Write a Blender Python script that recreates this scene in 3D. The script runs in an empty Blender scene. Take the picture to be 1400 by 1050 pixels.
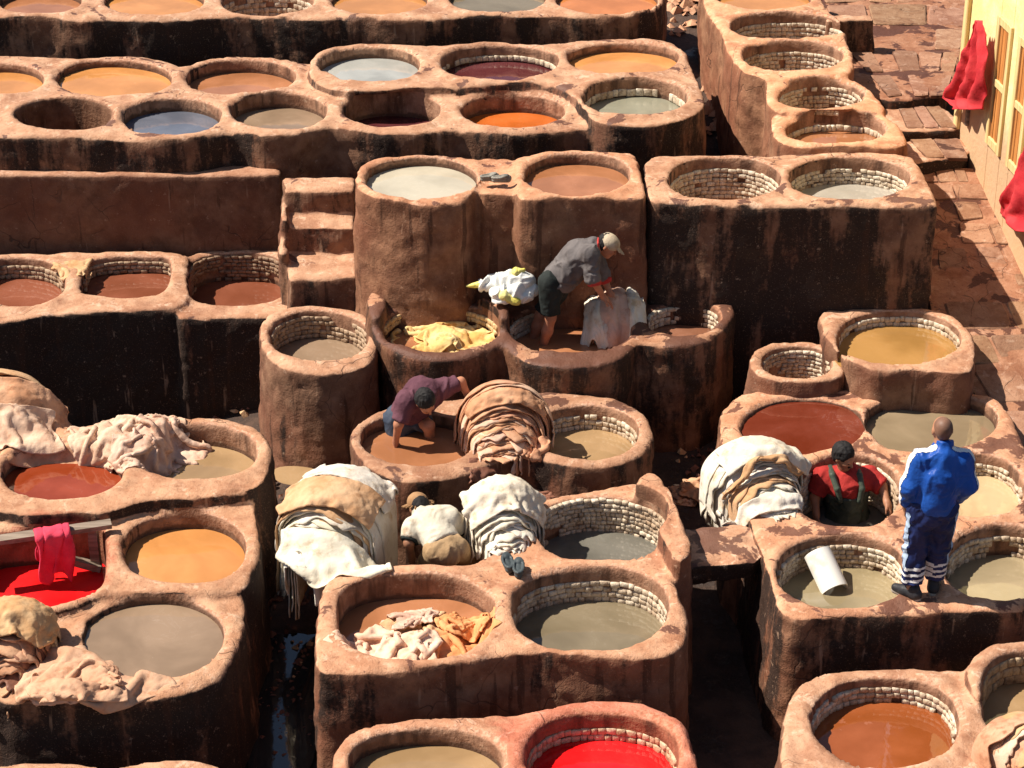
import bpy, math, random
import numpy as np
from mathutils import Vector

# ------------------------------------------------------------------ camera, sky, sun, exposure
SC = bpy.context.scene
COL = SC.collection
CAM_H, PITCH, FPX = 11.2, math.radians(27.0), 3000.0
cam_data = bpy.data.cameras.new("camera")
cam_data.sensor_width = 36.0
cam_data.lens = FPX / 1400.0 * 36.0
cam_data.clip_start, cam_data.clip_end = 0.1, 400.0
cam = bpy.data.objects.new("camera", cam_data)
cam.location = (0, 0, CAM_H)
cam.rotation_euler = (math.pi / 2 - PITCH, 0, 0)
COL.objects.link(cam)
SC.camera = cam

SUN_EL, SUN_AZ = math.radians(52.0), math.radians(5.5)      # azimuth: behind the left-hand (-x) direction
sun_dir = Vector((-math.cos(SUN_EL) * math.cos(SUN_AZ), math.cos(SUN_EL) * math.sin(SUN_AZ), math.sin(SUN_EL)))
world = bpy.data.worlds.new("World")
SC.world = world
world.use_nodes = True
wn, wl = world.node_tree.nodes, world.node_tree.links
wn.clear()
sky = wn.new("ShaderNodeTexSky")
sky.sky_type = 'NISHITA'
sky.sun_disc = False
sky.sun_elevation = SUN_EL
sky.sun_rotation = math.atan2(sun_dir.x, sun_dir.y)
bg = wn.new("ShaderNodeBackground")
bg.inputs["Strength"].default_value = 0.05
wo = wn.new("ShaderNodeOutputWorld")
wl.new(sky.outputs[0], bg.inputs[0])
wl.new(bg.outputs[0], wo.inputs[0])
sun_data = bpy.data.lights.new("sun", 'SUN')
sun_data.energy = 5.0
sun_data.angle = math.radians(0.53)
sun_data.color = (1.0, 0.91, 0.79)
sun = bpy.data.objects.new("sun", sun_data)
sun.rotation_euler = sun_dir.to_track_quat('Z', 'Y').to_euler()
sun.location = (-12, 20, 20)
COL.objects.link(sun)
SC.view_settings.view_transform = 'Standard'
SC.view_settings.look = 'None'
SC.view_settings.exposure = 0.62
SC.view_settings.gamma = 1.0
SC.cycles.max_bounces = 6
SC.cycles.diffuse_bounces = 3

# ------------------------------------------------------------------ measuring from the photograph
CP, SP = math.cos(PITCH), math.sin(PITCH)
def ray(px, py):
    dx, dy = (px - 700.0) / FPX, -(py - 525.0) / FPX
    return np.array([dx, CP + dy * SP, -SP + dy * CP])
def P(px, py, z):                       # where the sight line meets the level z
    d = ray(px, py)
    t = (z - CAM_H) / d[2]
    return np.array([d[0] * t, d[1] * t, z])
def PY(px, py, y):                      # where the sight line meets the upright plane at distance y
    d = ray(px, py)
    t = y / d[1]
    return np.array([d[0] * t, y, CAM_H + d[2] * t])

# ------------------------------------------------------------------ numpy noise
_rng = np.random.RandomState(7)
_LAT = _rng.rand(32, 32, 32).astype(np.float32) * 2 - 1
def vnoise(p):                          # smooth value noise, p (n,3) -> (n,)
    i = np.floor(p).astype(np.int64)
    f = p - i
    f = f * f * (3 - 2 * f)
    i0 = i & 31
    i1 = (i + 1) & 31
    x0, y0, z0 = i0[:, 0], i0[:, 1], i0[:, 2]
    x1, y1, z1 = i1[:, 0], i1[:, 1], i1[:, 2]
    fx, fy, fz = f[:, 0], f[:, 1], f[:, 2]
    L = _LAT
    a = L[x0, y0, z0] * (1 - fx) + L[x1, y0, z0] * fx
    b = L[x0, y1, z0] * (1 - fx) + L[x1, y1, z0] * fx
    c = L[x0, y0, z1] * (1 - fx) + L[x1, y0, z1] * fx
    d = L[x0, y1, z1] * (1 - fx) + L[x1, y1, z1] * fx
    a = a * (1 - fy) + b * fy
    c = c * (1 - fy) + d * fy
    return a * (1 - fz) + c * fz
def fbm(p, octs=3, lac=2.1, gain=.5):
    s, a, t = 0.0, 1.0, 0.0
    q = np.array(p, dtype=np.float64)
    for o in range(octs):
        s = s + a * vnoise(q + 13.7 * o)
        t += a
        a *= gain
        q = q * lac
    return s / t
def ridged(p, octs=3, lac=2.0, gain=.55):
    s, a, t = 0.0, 1.0, 0.0
    q = np.array(p, dtype=np.float64)
    for o in range(octs):
        s = s + a * (1 - np.abs(vnoise(q + 7.3 * o)) * 2.2)
        t += a
        a *= gain
        q = q * lac
    return s / t

# ------------------------------------------------------------------ smooth set operations
def smin(a, b, k):
    h = np.clip(.5 + .5 * (b - a) / k, 0, 1)
    return b * (1 - h) + a * h - k * h * (1 - h)
def smax(a, b, k):
    return -smin(-a, -b, k)

# ------------------------------------------------------------------ surface nets: a distance field becomes a mesh
_CORN = np.array([(x, y, z) for x in (0, 1) for y in (0, 1) for z in (0, 1)])
_EDGE = [(a, b) for a in range(8) for b in range(a + 1, 8) if np.abs(_CORN[a] - _CORN[b]).sum() == 1]
def surface_nets(f, org, h):
    nx, ny, nz = f.shape
    s = f < 0
    cnt = np.zeros((nx - 1, ny - 1, nz - 1), np.int8)
    for x, y, z in _CORN:
        cnt += s[x:nx - 1 + x, y:ny - 1 + y, z:nz - 1 + z]
    act = (cnt > 0) & (cnt < 8)
    ix, iy, iz = np.nonzero(act)
    n = len(ix)
    idx = np.full(act.shape, -1, np.int64)
    idx[ix, iy, iz] = np.arange(n)
    v = np.stack([f[ix + c[0], iy + c[1], iz + c[2]] for c in _CORN], 1).astype(np.float64)
    acc = np.zeros((n, 3))
    num = np.zeros(n)
    for a, b in _EDGE:
        va, vb = v[:, a], v[:, b]
        m = (va < 0) != (vb < 0)
        t = np.where(m, va / np.where(m, va - vb, 1.0), 0)
        acc += np.where(m[:, None], _CORN[a] + t[:, None] * (_CORN[b] - _CORN[a]), 0)
        num += m
    pos = (acc / num[:, None] + np.stack([ix, iy, iz], 1)) * h + np.asarray(org)
    quads = []
    for ax in range(3):
        o = [(1, 2), (2, 0), (0, 1)][ax]
        sl0 = [slice(1, None)] * 3
        sl0[ax] = slice(0, -1)
        sl1 = [slice(1, None)] * 3
        sl1[ax] = slice(1, None)
        A, B = s[tuple(sl0)], s[tuple(sl1)]
        # edges from grid point g to g+ax, with g>=1 on the other two axes
        m = A != B
        # leave out edges whose cells would fall off the far side
        lim = [slice(None)] * 3
        for q in o:
            lim[q] = slice(0, f.shape[q] - 2)
        m = m[tuple(lim)]
        A = A[tuple(lim)]
        g = np.stack(np.nonzero(m), 1)
        if not len(g):
            continue
        flip = A[g[:, 0], g[:, 1], g[:, 2]]
        gg = g.copy()
        for q in o:
            gg[:, q] += 1
        def cell(du, dv):
            c = gg.copy()
            c[:, o[0]] += du
            c[:, o[1]] += dv
            return idx[c[:, 0], c[:, 1], c[:, 2]]
        q4 = np.stack([cell(-1, -1), cell(0, -1), cell(0, 0), cell(-1, 0)], 1)
        q4 = np.where(flip[:, None], q4, q4[:, ::-1])
        quads.append(q4)
    quads = np.concatenate(quads) if quads else np.zeros((0, 4), int)
    quads = quads[(quads >= 0).all(1)]
    return pos, quads

def vert_normals(v, q):
    fn = np.cross(v[q[:, 2]] - v[q[:, 0]], v[q[:, 3]] - v[q[:, 1]])
    n = np.zeros_like(v)
    for k in range(4):
        for c in range(3):
            n[:, c] += np.bincount(q[:, k], fn[:, c], len(v))
    return n / np.maximum(np.linalg.norm(n, axis=1), 1e-9)[:, None]

# ------------------------------------------------------------------ objects
def mesh_from(name, v, q, smooth=True, normals=None):
    v = np.asarray(v, np.float32)
    q = np.asarray(q, np.int32)
    me = bpy.data.meshes.new(name)
    nf, k = q.shape
    me.vertices.add(len(v))
    me.vertices.foreach_set("co", v.ravel())
    me.loops.add(nf * k)
    me.loops.foreach_set("vertex_index", q.ravel())
    me.polygons.add(nf)
    me.polygons.foreach_set("loop_start", np.arange(nf, dtype=np.int32) * k)
    me.update(calc_edges=True)
    me.validate()
    if smooth:
        me.polygons.foreach_set("use_smooth", np.ones(len(me.polygons), bool))
    if normals is not None and len(me.vertices) == len(v):
        me.normals_split_custom_set_from_vertices(np.asarray(normals, np.float32))
    return me
def compact(v, q, n=None):
    u, inv = np.unique(q, return_inverse=True)
    return v[u], inv.reshape(q.shape), (None if n is None else n[u])
def link(name, me, mat=None, parent=None):
    o = bpy.data.objects.new(name, me)
    COL.objects.link(o)
    if mat is not None and me is not None and not me.materials:
        me.materials.append(mat)
    if parent is not None:
        o.parent = parent
        o.matrix_parent_inverse = parent.matrix_world.inverted() if False else parent_inverse(parent)
    return o
def parent_inverse(p):
    from mathutils import Matrix
    m = Matrix.Identity(4)
    q = p
    while q is not None:
        m = Matrix.Translation(q.location) @ q.rotation_euler.to_matrix().to_4x4() @ m
        q = q.parent
        break
    return m.inverted()
def tag(o, label=None, cat=None, group=None, kind=None):
    if label: o["label"] = label
    if cat: o["category"] = cat
    if group: o["group"] = group
    if kind: o["kind"] = kind
    return o
def thing(name, loc, label, cat, group=None):
    o = bpy.data.objects.new(name, None)
    o.empty_display_size = .2
    o.location = [float(c) for c in loc]
    COL.objects.link(o)
    return tag(o, label, cat, group)

# ------------------------------------------------------------------ node helpers and materials
class NT:
    def __init__(s, name):
        s.m = bpy.data.materials.new(name)
        s.m.use_nodes = True
        s.n, s.l = s.m.node_tree.nodes, s.m.node_tree.links
        s.n.clear()
        s.out = s.n.new("ShaderNodeOutputMaterial")
        s.b = s.n.new("ShaderNodeBsdfPrincipled")
        s.l.new(s.b.outputs[0], s.out.inputs[0])
        s.geo = s.n.new("ShaderNodeNewGeometry")
        s.pos = s.geo.outputs["Position"]
    def put(s, sock, val):
        if val is None: return
        if hasattr(val, "is_linked") or isinstance(val, bpy.types.NodeSocket): s.l.new(val, sock)
        else:
            if isinstance(val, (tuple, list)) and len(val) == 3 and sock.type == 'RGBA': val = (*val, 1)
            sock.default_value = val
    def noise(s, scale, detail=4, rough=.55, vec=None, dist=0.0):
        t = s.n.new("ShaderNodeTexNoise")
        t.inputs["Scale"].default_value = scale
        t.inputs["Detail"].default_value = detail
        t.inputs["Roughness"].default_value = rough
        t.inputs["Distortion"].default_value = dist
        s.put(t.inputs["Vector"], vec if vec is not None else s.pos)
        return t.outputs["Fac"]
    def vor(s, scale, vec=None, feature='F1', out="Distance"):
        t = s.n.new("ShaderNodeTexVoronoi")
        t.feature = feature
        t.inputs["Scale"].default_value = scale
        s.put(t.inputs["Vector"], vec if vec is not None else s.pos)
        return t.outputs[out]
    def scalevec(s, sc, vec=None):
        t = s.n.new("ShaderNodeVectorMath")
        t.operation = 'MULTIPLY'
        s.put(t.inputs[0], vec if vec is not None else s.pos)
        t.inputs[1].default_value = sc
        return t.outputs[0]
    def math(s, op, a, b=None, clamp=False):
        t = s.n.new("ShaderNodeMath")
        t.operation = op
        t.use_clamp = clamp
        s.put(t.inputs[0], a)
        s.put(t.inputs[1], b)
        return t.outputs[0]
    def step(s, v, lo, hi, a=0.0, b=1.0):
        t = s.n.new("ShaderNodeMapRange")
        t.interpolation_type = 'SMOOTHSTEP'
        s.put(t.inputs["Value"], v)
        s.put(t.inputs["From Min"], lo)
        s.put(t.inputs["From Max"], hi)
        t.inputs["To Min"].default_value = a
        t.inputs["To Max"].default_value = b
        return t.outputs[0]
    def mix(s, f, a, b, mode='MIX'):
        t = s.n.new("ShaderNodeMix")
        t.data_type = 'RGBA'
        t.blend_type = mode
        s.put(t.inputs[0], f)
        s.put(t.inputs[6], a)
        s.put(t.inputs[7], b)
        return t.outputs[2]
    def attr(s, name, typ='OBJECT', out="Fac"):
        t = s.n.new("ShaderNodeAttribute")
        t.attribute_type = typ
        t.attribute_name = name
        return t.outputs[out]
    def objcol(s):
        return s.n.new("ShaderNodeObjectInfo").outputs["Color"]
    def objrand(s):
        return s.n.new("ShaderNodeObjectInfo").outputs["Random"]
    def upness(s):
        t = s.n.new("ShaderNodeSeparateXYZ")
        s.l.new(s.geo.outputs["Normal"], t.inputs[0])
        return t.outputs[2]
    def bump(s, h, strength=.4, dist=.02, normal=None):
        t = s.n.new("ShaderNodeBump")
        t.inputs["Strength"].default_value = strength
        t.inputs["Distance"].default_value = dist
        s.put(t.inputs["Height"], h)
        if normal is not None: s.l.new(normal, t.inputs["Normal"])
        return t.outputs[0]
    def fin(s, col=None, rough=.8, normal=None, spec=.3, **kw):
        s.put(s.b.inputs["Base Color"], col)
        s.put(s.b.inputs["Roughness"], rough)
        s.b.inputs["Specular IOR Level"].default_value = spec
        if normal is not None: s.l.new(normal, s.b.inputs["Normal"])
        for k, v in kw.items(): s.put(s.b.inputs[k], v)
        return s.m

def plaster_material():
    """Hand-smoothed clay plaster: worn tan where it is trodden, dye-stained brown to black on the walls, cracked and patched."""
    t = NT("clay_plaster")
    big, mid, fine = t.noise(.9, 3), t.noise(4.5, 5, .6), t.noise(26, 4, .65)
    grit = t.noise(70, 2, .7)
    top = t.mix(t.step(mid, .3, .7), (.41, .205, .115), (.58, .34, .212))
    # grime trodden in, and pale lime left where the plaster is rubbed
    top = t.mix(t.step(t.noise(1.7, 4, .68, dist=.5), .50, .66, 0, .62), top, (.29, .125, .068))
    top = t.mix(t.step(t.noise(6.5, 4, .7, dist=.4), .55, .68, 0, .7), top, (.70, .47, .33))
    top = t.mix(t.step(fine, .52, .78, 0, .45), top, (.64, .40, .28))
    top = t.mix(t.step(fine, .28, .45, .6, 0), top, (.22, .09, .05))
    top = t.mix(t.step(grit, .64, .76, 0, .35), top, (.20, .09, .055))
    # dye splashes left on the rims: edges of their own
    blot = t.noise(2.6, 5, .62, dist=.4)
    wet = t.attr("wet")
    thr = t.math('SUBTRACT', .74, t.math('MULTIPLY', wet, .34))
    blot = t.step(blot, thr, t.math('ADD', thr, .03))
    top = t.mix(t.math('MULTIPLY', blot, .88), top, (.115, .048, .034))
    # walls
    strk = t.noise(3.0, 4, .68, vec=t.scalevec((1.0, 1.0, .22)))
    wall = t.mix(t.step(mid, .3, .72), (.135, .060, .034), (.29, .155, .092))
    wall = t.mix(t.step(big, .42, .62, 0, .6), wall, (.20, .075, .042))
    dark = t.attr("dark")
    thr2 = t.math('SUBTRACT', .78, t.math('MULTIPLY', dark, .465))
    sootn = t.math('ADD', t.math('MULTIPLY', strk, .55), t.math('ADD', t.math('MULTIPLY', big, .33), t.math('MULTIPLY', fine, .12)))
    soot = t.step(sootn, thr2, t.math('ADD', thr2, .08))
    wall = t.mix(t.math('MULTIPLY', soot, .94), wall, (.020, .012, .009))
    # runs of dye below the rims, and salt bloom
    run = t.noise(9, 3, .5, vec=t.scalevec((1.0, 1.0, .07)))
    wall = t.mix(t.math('MULTIPLY', t.step(run, .60, .68), .7), wall, (.055, .024, .014))
    wall = t.mix(t.math('MULTIPLY', t.step(t.noise(13, 3, .5, vec=t.scalevec((1.0, 1.0, .1))), .66, .74), .55), wall, (.42, .27, .18))
    wall = t.mix(t.step(grit, .60, .72, 0, .5), wall, (.34, .21, .145))
    wall = t.mix(t.step(t.noise(11, 3, .7), .64, .72, 0, .45), wall, (.46, .31, .215))
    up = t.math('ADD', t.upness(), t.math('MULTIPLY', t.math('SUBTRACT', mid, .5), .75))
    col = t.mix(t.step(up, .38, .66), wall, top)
    # a dye that has soaked into the masonry round its vat: centre and reach are properties of the block
    xyz = t.n.new("ShaderNodeSeparateXYZ")
    t.l.new(t.pos, xyz.inputs[0])
    ddx = t.math('SUBTRACT', xyz.outputs[0], t.attr("stain_x"))
    ddy = t.math('SUBTRACT', xyz.outputs[1], t.attr("stain_y"))
    dist = t.math('SQRT', t.math('ADD', t.math('MULTIPLY', ddx, ddx), t.math('MULTIPLY', ddy, ddy)))
    dist = t.math('ADD', dist, t.math('MULTIPLY', t.math('SUBTRACT', mid, .5), .7))
    reach = t.math('SUBTRACT', t.attr("stain_reach"), dist)
    col = t.mix(t.math('MULTIPLY', t.step(reach, 0.0, .22), .5), col, t.mix(1.0, col, (1.15, .52, .56), 'MULTIPLY'))
    # cracks
    wv = t.n.new("ShaderNodeVectorMath")
    wv.operation = 'ADD'
    nz = t.n.new("ShaderNodeTexNoise")
    nz.inputs["Scale"].default_value = 3.0
    t.l.new(t.pos, nz.inputs["Vector"])
    sc = t.scalevec((.35, .35, .35), nz.outputs["Color"])
    t.l.new(t.pos, wv.inputs[0])
    t.l.new(sc, wv.inputs[1])
    edge = t.vor(1.9, wv.outputs[0], 'DISTANCE_TO_EDGE')
    crack = t.math('MULTIPLY', t.step(edge, .003, .011, 1, 0), t.step(t.noise(.8, 2), .555, .62))
    col = t.mix(t.math('MULTIPLY', crack, .65), col, (.06, .03, .02))
    col = t.mix(1.0, col, t.objcol(), 'MULTIPLY')
    bh = t.math('ADD', t.math('MULTIPLY', fine, .7), t.math('MULTIPLY', grit, .35))
    bh = t.math('SUBTRACT', bh, t.math('MULTIPLY', crack, .7))
    bh = t.math('ADD', bh, t.math('MULTIPLY', t.noise(9, 5, .7), 1.0))
    rough = t.step(blot, 0, 1, .82, .58)
    return t.fin(col, rough, t.bump(bh, .55, .022), .3)
def lining_material():
    t = NT("vat_lining")
    mid, fine = t.noise(5, 5, .6), t.noise(30, 4)
    strk = t.noise(7, 4, .6, vec=t.scalevec((1, 1, .15)))
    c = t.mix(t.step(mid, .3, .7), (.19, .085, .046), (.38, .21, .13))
    c = t.mix(t.step(strk, .48, .68, 0, .8), c, (.07, .032, .018))
    c = t.mix(t.step(t.noise(12, 5, .7), .6, .7, 0, .5), c, (.50, .36, .25))
    # the line the dye leaves above its surface
    z = t.n.new("ShaderNodeSeparateXYZ")
    t.l.new(t.pos, z.inputs[0])
    dz = t.math('SUBTRACT', z.outputs[2], t.attr("level"))
    band = t.step(t.math('ADD', dz, t.math('MULTIPLY', t.math('SUBTRACT', strk, .5), .16)), .03, .06, 1, 0)
    c = t.mix(t.math('MULTIPLY', band, .7), c, (.06, .03, .018))
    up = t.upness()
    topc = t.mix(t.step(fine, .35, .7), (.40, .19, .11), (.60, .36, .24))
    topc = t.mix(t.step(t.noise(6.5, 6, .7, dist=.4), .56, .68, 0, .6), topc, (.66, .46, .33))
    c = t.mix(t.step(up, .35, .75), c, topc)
    c = t.mix(1.0, c, t.objcol(), 'MULTIPLY')
    return t.fin(c, .8, t.bump(t.math('ADD', fine, t.noise(10, 5, .7)), .6, .022), .3)
def tile_material():
    t = NT("glazed_lining_brick")
    r = t.objrand()
    c = t.mix(r, (.56, .44, .31), (.76, .66, .51))
    c = t.mix(t.step(t.noise(1.9, 5, .65), .48, .66, 0, .65), c, (.34, .21, .12))
    c = t.mix(t.step(t.noise(7, 4, .65), .54, .68, 0, .65), c, (.20, .105, .055))
    c = t.mix(t.step(t.noise(45, 3), .48, .7, 0, .55), c, (.30, .19, .11))
    c = t.mix(1.0, c, t.objcol(), 'MULTIPLY')
    return t.fin(c, .55, t.bump(t.noise(50, 4), .6, .014), .35)
_LIQ = {}
def liquid_material(col, murk=.5):
    key = (tuple(col), murk)
    if key in _LIQ: return _LIQ[key]
    t = NT("dye_bath")
    n1, n2 = t.noise(1.3, 4, .55, dist=.35), t.noise(14, 5, .6)
    dk = tuple(c * .80 for c in col)
    lt = tuple(min(1, c * 1.12 + .012) for c in col)
    pale = tuple(min(1, c_ * 1.15 + .09) for c_ in col)
    c = t.mix(t.step(n1, .32, .68), dk, lt)
    # thin skin of scum drifting in threads, and specks
    thread = t.noise(4.2, 7, .68, dist=.9)
    th = t.math('MULTIPLY', t.step(t.math('ABSOLUTE', t.math('SUBTRACT', thread, .5)), .004, .016, 1, 0), t.step(n1, .5, .62))
    c = t.mix(t.math('MULTIPLY', th, .35 * murk + .06), c, pale)
    foam = t.math('MULTIPLY', t.step(t.noise(5.5, 6, .72), .67, .70), murk * .7)
    c = t.mix(foam, c, pale)
    spk = t.step(t.vor(16), .05, .075, 1, 0)
    spk = t.math('MULTIPLY', spk, t.step(t.noise(2.3, 3), .55, .65))
    c = t.mix(t.math('MULTIPLY', spk, .25 + .5 * murk), c, pale)
    rip = t.math('ADD', t.noise(7, 2), t.math('MULTIPLY', t.noise(2.2, 2), 2.0))
    m = t.fin(c, t.mix(foam, (.03, .03, .03), (.4, .4, .4)), t.bump(rip, .06, .02), .75, IOR=1.45)
    _LIQ[key] = m
    return m
MP, ML, MT = plaster_material(), lining_material(), tile_material()
# ------------------------------------------------------------------ plan curves
def chaikin(p, it=2):
    p = np.asarray(p, float)
    for _ in range(it):
        q = np.roll(p, -1, 0)
        p = np.stack([.75 * p + .25 * q, .25 * p + .75 * q], 1).reshape(-1, p.shape[1])
    return p
def sdf_poly(poly, X, Y):                # signed distance to a closed plan outline, inside < 0
    x, y = X.ravel(), Y.ravel()
    d2 = np.full(x.shape, 1e9)
    wind = np.zeros(x.shape, bool)
    n = len(poly)
    for i in range(n):
        ax, ay = poly[i]
        bx, by = poly[(i + 1) % n]
        ex, ey = bx - ax, by - ay
        L = ex * ex + ey * ey
        if L < 1e-14: continue
        t = np.clip(((x - ax) * ex + (y - ay) * ey) / L, 0, 1)
        d2 = np.minimum(d2, (x - ax - t * ex) ** 2 + (y - ay - t * ey) ** 2)
        c = (ay > y) != (by > y)
        if c.any():
            wind ^= c & (x < ex * (y - ay) / (ey if ey else 1e-12) + ax)
    d = np.sqrt(d2)
    return np.where(wind, -d, d).reshape(X.shape)
def ellipse_px(cx, cy, rx, ry, n=40, sq=2.0, seed=0):
    r = random.Random(seed + int(cx * 7 + cy))
    ph = [r.uniform(0, 6.28) for _ in range(3)]
    out = []
    for i in range(n):
        a = 2 * math.pi * i / n
        c, s = math.cos(a), math.sin(a)
        w = 1 + .015 * math.sin(2 * a + ph[0]) + .012 * math.sin(3 * a + ph[1]) + .008 * math.sin(5 * a + ph[2])
        out.append((cx + rx * w * math.copysign(abs(c) ** (2 / sq), c), cy + ry * w * math.copysign(abs(s) ** (2 / sq), s)))
    return out

_bricks = []
def brick_meshes():
    r = random.Random(3)
    for k in range(7):                   # small cushion-edged bricks, no two quite alike; local x along wall, y out of it, z up
        j = lambda s: r.uniform(-s, s)
        hw, hh, d, b = .5, .5, .5, .14
        v = [(-hw + j(.05), -d, -hh + j(.05)), (hw + j(.05), -d, -hh + j(.05)), (hw + j(.05), -d, hh + j(.05)), (-hw + j(.05), -d, hh + j(.05)),
             (-hw + j(.05), d * .55, -hh + j(.05)), (hw + j(.05), d * .55, -hh + j(.05)), (hw + j(.05), d * .55, hh + j(.05)), (-hw + j(.05), d * .55, hh + j(.05)),
             (-hw + b, d + j(.12), -hh + b), (hw - b, d + j(.12), -hh + b), (hw - b, d + j(.12), hh - b), (-hw + b, d + j(.12), hh - b)]
        q = [(0, 1, 5, 4), (1, 2, 6, 5), (2, 3, 7, 6), (3, 0, 4, 7), (4, 5, 9, 8), (5, 6, 10, 9), (6, 7, 11, 10), (7, 4, 8, 11), (8, 9, 10, 11)]
        me = mesh_from("brick", np.array(v), np.array([f[::-1] for f in q]), smooth=False)
        me.materials.append(MT)
        _bricks.append(me)
brick_meshes()
BR = random.Random(11)
def line_bricks(vat, poly, ztop, zbot, bw, bh, tint, limit=240):
    """courses of small bricks on the sides of a vat that can be seen from the terrace"""
    bw, bh = bw * .86, bh * .84
    P_ = np.vstack([poly, poly[:1]])
    seg = np.linalg.norm(np.diff(P_, axis=0), axis=1)
    cum = np.concatenate([[0], np.cumsum(seg)])
    cen = poly.mean(0)
    rows = max(1, int(round((ztop - zbot) / bh)))
    bh = (ztop - zbot) / rows
    n = 0
    pinv = parent_inverse(vat)
    for r in range(rows):
        z = ztop - (r + .5) * bh
        s = (bw * .5 if r % 2 else 0) + BR.uniform(0, .02)
        while s < cum[-1] - bw * .5 and n < limit:
            w = bw * BR.uniform(.68, 1.3)
            m = s + w * .5
            i = min(np.searchsorted(cum, m) - 1, len(seg) - 1)
            f = (m - cum[i]) / max(seg[i], 1e-9)
            p = P_[i] * (1 - f) + P_[i + 1] * f
            tx, ty = (P_[i + 1] - P_[i]) / max(seg[i], 1e-9)
            nx, ny = -ty, tx
            if (cen[0] - p[0]) * nx + (cen[1] - p[1]) * ny < 0: nx, ny = -nx, -ny
            s += w
            view = (0 - p[0]) * nx + (0 - p[1]) * ny
            if view < .12 * math.hypot(p[0], p[1]): continue
            q3 = vnoise(np.array([[p[0] * 2.3 + 9, p[1] * 2.3, z * 5.0]]))[0]
            if q3 > .68 or BR.random() < .02: continue        # fallen out, or plastered over
            o = bpy.data.objects.new("brick", BR.choice(_bricks))
            COL.objects.link(o)
            o.parent = vat
            o.matrix_parent_inverse = pinv
            dep = .002 + BR.uniform(-.007, .006)
            o.location = (p[0] + nx * dep, p[1] + ny * dep, z + BR.uniform(-.006, .006))
            o.rotation_euler = (BR.uniform(-.06, .06), BR.uniform(-.05, .05), math.atan2(ny, nx) - math.pi / 2 + BR.uniform(-.06, .06))
            o.scale = ((w - .004), .04 * BR.uniform(.85, 1.1), (bh - .004) * BR.uniform(.93, 1.0))
            o.color = (*tint, 1)
            n += 1
    return n

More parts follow.
